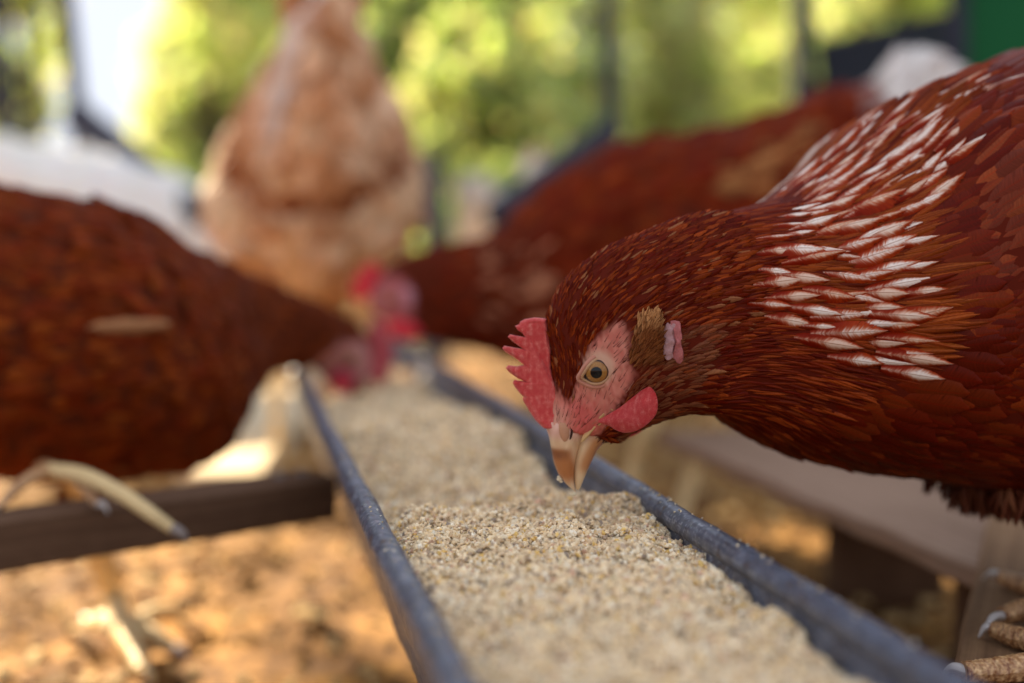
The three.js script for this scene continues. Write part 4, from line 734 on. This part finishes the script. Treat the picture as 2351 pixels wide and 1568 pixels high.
// white hens far behind
function whiteHen(label, pos, turn, s, headUp) {
  const t = thing('white_hen', label, 'hen', pos); t.rotation.y = turn; t.scale.setScalar(s);
  const mk = (name, g, mat, par = t) => { const m = new THREE.Mesh(g, mat); m.name = name; m.castShadow = m.receiveShadow = true; par.add(m); return m; };
  const wm = std({ color: rgb(0.86, 0.83, 0.77), roughness: 0.8 });
  const bodyPts = headUp ? [V(-0.22, 0.36, 0), V(-0.14, 0.30, 0), V(-0.04, 0.25, 0), V(0.08, 0.25, 0), V(0.13, 0.31, 0), V(0.15, 0.39, 0), V(0.175, 0.42, 0)] : [V(-0.22, 0.345, 0), V(-0.14, 0.30, 0), V(-0.04, 0.25, 0), V(0.08, 0.22, 0), V(0.17, 0.19, 0), V(0.22, 0.12, 0), V(0.23, 0.09, 0)];
  const g = tube(bodyPts, [0.02, 0.06, 0.095, 0.088, headUp ? 0.05 : 0.055, 0.024, 0.013], 60, 32, (u, th) => 1 + 0.04 * n2(u * 20, th * 2));
  const bm = mk('body', g, wm), r = rngOf(91), list = [], p = g.attributes.position, nn = g.attributes.normal;
  for (let i = 0; i < 1400; i++) { const k = Math.floor(r() * (p.count - 2)); const n = V().fromBufferAttribute(nn, k), s2 = { pos: V().fromBufferAttribute(p, k), flow: V(-1, -0.15, 0).addScaledVector(n, 0).normalize(), nor: n }; s2.flow.addScaledVector(n, -s2.flow.dot(n)).normalize(); list.push([featherMatrix(s2, 0.024, 0.015, 0.15, (r() - 0.5) * 0.5), [0.82 + 0.08 * r(), 0.79 + 0.08 * r(), 0.72 + 0.08 * r()]]); }
  const im = instanced('plumage', roundG, softFeatherM, list); t.add(im);
  const h = bodyPts[6], cb = new THREE.SphereGeometry(0.02, 16, 12); cb.scale(1, 0.8, 0.15); cb.translate(h.x + (headUp ? 0 : 0.016), h.y + (headUp ? 0.02 : 0.01), 0); mk('comb', cb, softComb);
  const bk = new THREE.ConeGeometry(0.008, 0.026, 14); bk.rotateZ(headUp ? -Math.PI / 2 : Math.PI); bk.translate(h.x + (headUp ? 0.022 : 0.004), h.y - (headUp ? 0 : 0.02), 0); mk('beak', bk, beakMat);
  for (const z of [0.035, -0.035]) { mk('leg', tube([V(0.0, 0.19, z), V(0.0, 0.1, z), V(0.01, 0.006, z)], [0.02, 0.008, 0.006], 20, 10), legPale); for (const a of [-0.5, 0, 0.5]) mk('toe', tube([V(0.01, 0.008, z), V(0.035, 0.008, z + a * 0.025), V(0.06, 0.003, z + a * 0.05)], [0.0055, 0.005, 0.003], 12, 8), legPale); }
  for (let k = 0; k < 5; k++) { const s2 = { pos: V(-0.17, 0.30, (k - 2) * 0.012), flow: V(-0.7, 0.55 + 0.1 * k, (k - 2) * 0.08).normalize(), nor: V(0.2, 0.2, k < 2 ? -1 : 1).normalize() }; const m = mk('tail_feather', roundG, wm); m.applyMatrix4(featherMatrix(s2, 0.11, 0.04, 0, 0)); }
  return t;
}
whiteHen('white hen in the sun at the left, behind the dark chestnut hen', V(-0.60, 0, -2.1), 0.25, 1.08, false);
whiteHen('white hen with its neck raised, between the buff hen and the trough hen', V(0.0, 0, -2.5), 1.25, 0.9, true);
// ---------------------------------------------------------------- pen frame
function post(label, pts, w, name = 'fence_post') {   // pts: [[px,py],[px,py]] foot and head, dist
  const [a, b] = pts, t = thing(name, label, 'post', a.clone());
  const d = b.clone().sub(a), g = new THREE.CylinderGeometry(w * 0.48, w * 0.52, d.length(), 20, 14), p = g.attributes.position;
  for (let i = 0; i < p.count; i++) { const y = p.getY(i); const k = 1 + 0.06 * n2(y * 9, Math.atan2(p.getZ(i), p.getX(i))); p.setX(i, p.getX(i) * k); p.setZ(i, p.getZ(i) * k); }
  g.computeVertexNormals(); g.applyQuaternion(new THREE.Quaternion().setFromUnitVectors(V(0, 1, 0), d.clone().normalize())); const m = a.clone().add(b).multiplyScalar(0.5); g.translate(m.x, m.y, m.z);
  part('pole', g, woodFrame, t); return t;
}
const vpost = (px0, px1, dist) => { const a = at(px0, 543, dist), b = at(px1, 0, dist), d = b.clone().sub(a); const k0 = -a.y / d.y, k1 = (1.5 - a.y) / d.y; return [a.clone().addScaledVector(d, k0), a.clone().addScaledVector(d, k1)]; };
function brace(t, p0, p1, w, h) { part('brace', boxBetween(p0, p1, w, h), woodFrame, t); }
post('dark post at the left edge of the picture', vpost(42, -8, 2.8), 0.042);
{ const t = post('dark leaning post with a brace near the left edge', vpost(208, 150, 2.3), 0.026); brace(t, at(178, 235, 2.28), at(470, 470, 2.05), 0.035, 0.04); }
{ const t = post('thin dark post with a brace behind the hens, middle of the pen', vpost(1408, 1394, 2.3), 0.028); brace(t, at(1408, 268, 2.28), at(1130, 470, 1.95), 0.026, 0.035); }
post('dark post left of the slanting board', vpost(1842, 1842, 2.2), 0.034);
{ const a = at(1872, 100, 2.25), b = at(2290, 0, 2.16), t = thing('slanting_board', 'wide grey-blue board slanting up to the green panel', 'board', a); part('board', boxBetween(a, b, 0.03, 0.085, 0.003), woodFrame, t); part('board', boxBetween(at(1860, 190, 2.27), at(2250, 105, 2.2), 0.025, 0.06, 0.003), woodBrown, t); }
{ const c = at(2330, 60, 1.85), t = thing('green_panel', 'dark green painted panel at the upper right corner', 'panel', c.clone().setY(0)); for (let k = 0; k < 3; k++) { const g = new THREE.BoxGeometry(0.0985, 1.1, 0.02); g.translate(c.x - 0.022 + k * 0.1, 0.56, c.z - 0.004 * (k % 2)); part('board', g, greenPaint, t); } const g = new THREE.BoxGeometry(0.30, 0.06, 0.02); g.translate(c.x + 0.08, 0.2, c.z - 0.024); part('batten', g, greenPaint, t); }
post('slim dark post at the left edge of the green panel', vpost(2200, 2200, 1.82), 0.024);
{ const a = at(994, 345, 2.65), t = post('short dark stump post beside the buff hen', [a.clone().setY(0), a], 0.045, 'stump_post'); }

// ---------------------------------------------------------------- trees and shrubs
const leafG = (() => { const g = new THREE.BufferGeometry(); g.setAttribute('position', new THREE.Float32BufferAttribute([0, 0, 0, -0.28, 0.35, 0.05, 0, 0.45, -0.03, 0.28, 0.35, 0.05, 0, 1, -0.08], 3)); g.setIndex([0, 2, 1, 0, 3, 2, 1, 2, 4, 2, 3, 4]); g.computeVertexNormals(); return g; })();
const leafM = phys({ roughness: 0.9, transmission: 0.7, thickness: 0, side: THREE.DoubleSide });
const barkM = std({ map: woodTex([0.42, 0.35, 0.28], [0.2, 0.16, 0.12], 80), roughness: 0.95 });
function foliage(list, c, rad, n, size, r, col) {
  for (let i = 0; i < n; i++) {
    const d = V(r() - 0.5, r() - 0.5, r() - 0.5).normalize().multiplyScalar(Math.pow(r(), 0.45)), p = V(c.x + d.x * rad.x, c.y + d.y * rad.y, c.z + d.z * rad.z); if (p.y < 0.01) continue;
    const q = new THREE.Quaternion().setFromEuler(new THREE.Euler(r() * 6.3, r() * 6.3, r() * 6.3)), s = size * (0.6 + 0.8 * r());
    list.push([new THREE.Matrix4().compose(p, q, V(s, s, s)), col(r)]);
  }
}
const YG = [0.62, 0.66, 0.22], MG = [0.48, 0.58, 0.17], DG = [0.36, 0.45, 0.13], PALE = [0.72, 0.74, 0.40];
function tree(name, label, cat, px, dist, clumps, leaf, cols, seed, trunkH, group) {
  // clumps: [px, py, radius px, density] read at the tree's distance
  const r = rngOf(seed), base = at(px, 543, dist).setY(0), t = thing(name, label, cat, base, group), L = [], k = dist / FPX;
  clumps.forEach(([x, y, rp, dn, cc]) => { const c = at(x, y, dist + (r() - 0.5) * 0.5), rad = rp * k; for (let m = 0; m < 6; m++) { const off = V(r() - 0.5, r() - 0.5, r() - 0.5).multiplyScalar(rad * 1.3), a = cols[cc ?? Math.floor(r() * cols.length)], b = cols[cc ?? Math.floor(r() * cols.length)], v = 0.75 + 0.5 * r(); foliage(L, c.clone().add(off), V(rad * 0.62, rad * 0.62, rad * 0.3), Math.round(dn / 7), leaf, r, (q) => mixc(a, b, q()).map((z) => z * v * (0.8 + 0.4 * q()))); } });
  instanced('crown', leafG, leafM, L, t);
  const top = base.clone().add(V(0, trunkH, 0)), tr = 0.03 + trunkH * 0.02;
  part('trunk', tube([base.clone().setY(-0.02), base.clone().lerp(top, 0.5).add(V(0.03, 0, 0.02)), top], [tr, tr * 0.75, tr * 0.3], 24, 12), barkM, t);
  clumps.slice(0, 7).forEach(([x, y], i) => { const e = at(x, y, dist), s = base.clone().lerp(top, 0.25 + 0.1 * i); if (e.distanceTo(s) > 0.1) part('limb', tube([s, s.clone().lerp(e, 0.5).add(V(0, 0.06, 0)), e], [tr * 0.45, tr * 0.3, tr * 0.1], 14, 8), barkM, t); });
  return t;
}
const grid = (x0, x1, y0, y1, nx, ny, rp, dn, seed, skip, cc) => { const r = rngOf(seed), o = []; for (let i = 0; i < nx; i++) for (let j = 0; j < ny; j++) { const x = lerp(x0, x1, (i + 0.2 + 0.6 * r()) / nx), y = lerp(y0, y1, (j + 0.2 + 0.6 * r()) / ny); if (skip && skip(x, y)) continue; o.push([x, y, rp * (0.7 + 0.6 * r()), dn, cc ? cc(x, y) : undefined]); } return o; };
tree('shrub', 'yellow-green shrub at the far left between two posts', 'shrub', 70, 5.4, grid(-220, 150, -160, 560, 3, 6, 85, 260, 1, null), 0.06, [YG, PALE, YG], 201, 1.2);
tree('shrub', 'yellow-green shrub right of the pale sky gap', 'shrub', 500, 5.8, grid(335, 700, -160, 560, 4, 7, 75, 250, 2, (x, y) => x < 390 && y < 200), 0.06, [YG, MG, YG, PALE], 202, 1.3);
tree('shrub', 'bright bush in the middle behind the thin post', 'shrub', 1180, 5.5, grid(960, 1390, 60, 560, 5, 6, 72, 250, 3, (x, y) => Math.hypot(x - 1310, y - 95) < 70), 0.06, [YG, MG, YG], 203, 1.2);
tree('tree', 'darker green tree behind the bright middle bush', 'tree', 960, 7.2, grid(800, 1260, -200, 540, 5, 7, 85, 230, 4, (x, y) => Math.hypot(x - 1310, y - 95) < 95), 0.08, [MG, DG, MG], 204, 1.9);
tree('tree', 'sunlit yellow-green tree right of the thin post', 'tree', 1600, 6.2, grid(1400, 1860, -200, 560, 5, 7, 85, 260, 5, null), 0.065, [YG, PALE, YG], 205, 1.6);
tree('tree', 'tall yellow-green tree behind the slanting board', 'tree', 2050, 7.4, grid(1850, 2420, -260, 540, 5, 7, 100, 240, 6, null), 0.08, [YG, YG, MG], 206, 2.0);
tree('shrub', 'low dark green shrubs by the left brace', 'shrub', 330, 4.4, grid(150, 560, 390, 600, 4, 2, 60, 160, 7, null), 0.05, [DG, MG], 207, 0.4);
tree('shrub', 'low green shrub under the thin post', 'shrub', 1200, 4.2, grid(1050, 1420, 380, 620, 4, 3, 55, 170, 8, null), 0.05, [MG, MG, DG], 208, 0.4);
tree('tree', 'far pale green tree standing behind all the shrubs at the left', 'tree', 560, 9.5, grid(340, 900, -120, 545, 7, 8, 75, 200, 9, (x, y) => x < 380), 0.11, [YG, PALE], 209, 2.2);
tree('tree', 'far yellow-green tree behind the thin post and the bright bush', 'tree', 1330, 9.8, grid(900, 1760, -120, 545, 10, 8, 75, 200, 10, (x, y) => Math.hypot(x - 1310, y - 95) < 60), 0.11, [YG, PALE, MG], 210, 2.2);
tree('tree', 'far yellow-green tree behind the sunlit tree on the right', 'tree', 2010, 10.2, grid(1760, 2400, -120, 545, 8, 8, 75, 200, 13, null), 0.11, [YG, PALE], 211, 2.2);
// tree that shades the trough, out of view on the sun's side
{
  const r = rngOf(300), c0 = V(0.3, 0, 0.15).addScaledVector(SUN, 5.6), base = V(-3.6, 0, -3.5), t = thing('shade_tree', 'leafy tree outside the picture that shades the feeding hens', 'tree', base), L = [];
  const onSide = (x, y) => { const A = onPlane(1740, 1090, 0.095), B = onPlane(2260, 1312, 0.095), n = V(B.z - A.z, 0, A.x - B.x).normalize(), dd = at(x, y, 1).sub(EYE), k = A.clone().sub(EYE).dot(n) / dd.dot(n); return EYE.clone().addScaledVector(dd, k); };
  const flecks = [[onPlane(1880, 1250, 0), 0.020],  [at(712, 850, 0.95), 0.01], [at(968, 410, 1.44), 0.03], [at(500, 390, 1.42), 0.02]];
  const lit = (p, s = 0.1) => {   // does the ray through this leaf end on ground the photograph shows in the sun?
    const k = p.y / SUN.y, gx = p.x - SUN.x * k, gz = -(p.z - SUN.z * k), e = 0.05 * n2(gx * 6, gz * 6);
    if (gx < 0.0 + e + 0.3 * sstep(1.9, 2.3, gz) && gz > 0.70 + e - 0.10 * sstep(-0.1, -0.2, gx) + 0.35 * sstep(-0.08, 0.16, gx)) return r() < 0.97;
    for (const [q, rad] of flecks) { const w = p.clone().sub(q), d = w.addScaledVector(SUN, -w.dot(SUN)).length(); if (d < rad + s * 0.42) return true; }
    return false;
  };
  const u = V(1, 0, 0).addScaledVector(SUN, -SUN.x).normalize(), v = SUN.clone().cross(u);
  for (let i = 0; i < 22000; i++) {
    const a = r() * 6.283, q = Math.sqrt(r()) * 1.45, p = c0.clone().addScaledVector(u, Math.cos(a) * q).addScaledVector(v, Math.sin(a) * q * 0.92).addScaledVector(SUN, (r() - 0.5) * 0.9 * Math.sqrt(1.05 - q * q / 2.1));
    const e = new THREE.Quaternion().setFromEuler(new THREE.Euler((r() - 0.5) * 1.6, r() * 6.3, (r() - 0.5) * 1.6)).multiply(new THREE.Quaternion().setFromAxisAngle(V(1, 0, 0), -0.6)), s = 0.075 + 0.06 * r(), pm = p.clone().add(V(0, s * 0.5, 0).applyQuaternion(e)); if (lit(pm, s)) continue;
    L.push([new THREE.Matrix4().compose(p, e, V(s, s, s)), mixc(MG, DG, r())]);
  }
  instanced('crown', leafG, std({ roughness: 0.8, side: THREE.DoubleSide }), L, t);
  part('trunk', tube([base, V(-3.5, 1.2, -3.6), V(-3.2, 1.9, -3.6), c0], [0.12, 0.1, 0.08, 0.03], 30, 14), barkM, t);
  for (let k = 0; k < 9; k++) { const a = k / 9 * 6.283, e = c0.clone().addScaledVector(u, Math.cos(a) * 0.9).addScaledVector(v, Math.sin(a) * 0.5); if (lit(e.clone())) continue; part('limb', tube([V(-3.2, 1.9, -3.6), c0.clone().lerp(e, 0.4), e], [0.05, 0.03, 0.008], 16, 8), barkM, t); }
}
// coop wall behind the photographer: it takes the sky from the sides that face the picture
{
  const t = thing('coop_wall', 'dark boarded coop wall outside the picture behind the camera', 'wall', V(0, 0, 1.35)), m = std({ map: woodTex([0.27, 0.22, 0.2], [0.15, 0.12, 0.1], 90), roughness: 0.9 });
  for (let k = 0; k < 22; k++) part('board', boxBetween(V(-2.2 + k * 0.2, 3.2, 1.36 + 0.004 * (k % 2)), V(-2.2 + k * 0.2, 0, 1.36 + 0.004 * (k % 2)), 0.192, 0.022), m, t);
}
for (const [x, label] of [[-2.2, 'dark boarded coop wall outside the picture at the left of the camera'], [1.9, 'dark boarded coop wall outside the picture at the right of the camera']]) {
  const t = thing('coop_wall', label, 'wall', V(x, 0, 0.4)), m = std({ map: woodTex([0.27, 0.22, 0.2], [0.15, 0.12, 0.1], 96), roughness: 0.9 });
  for (let k = 0; k < 10; k++) part('board', boxBetween(V(x + 0.004 * (k % 2), 2.3, 1.25 - 0.2 * k), V(x + 0.004 * (k % 2), 0, 1.25 - 0.2 * k), 0.022, 0.192), m, t);
}
renderer.render(scene, camera);
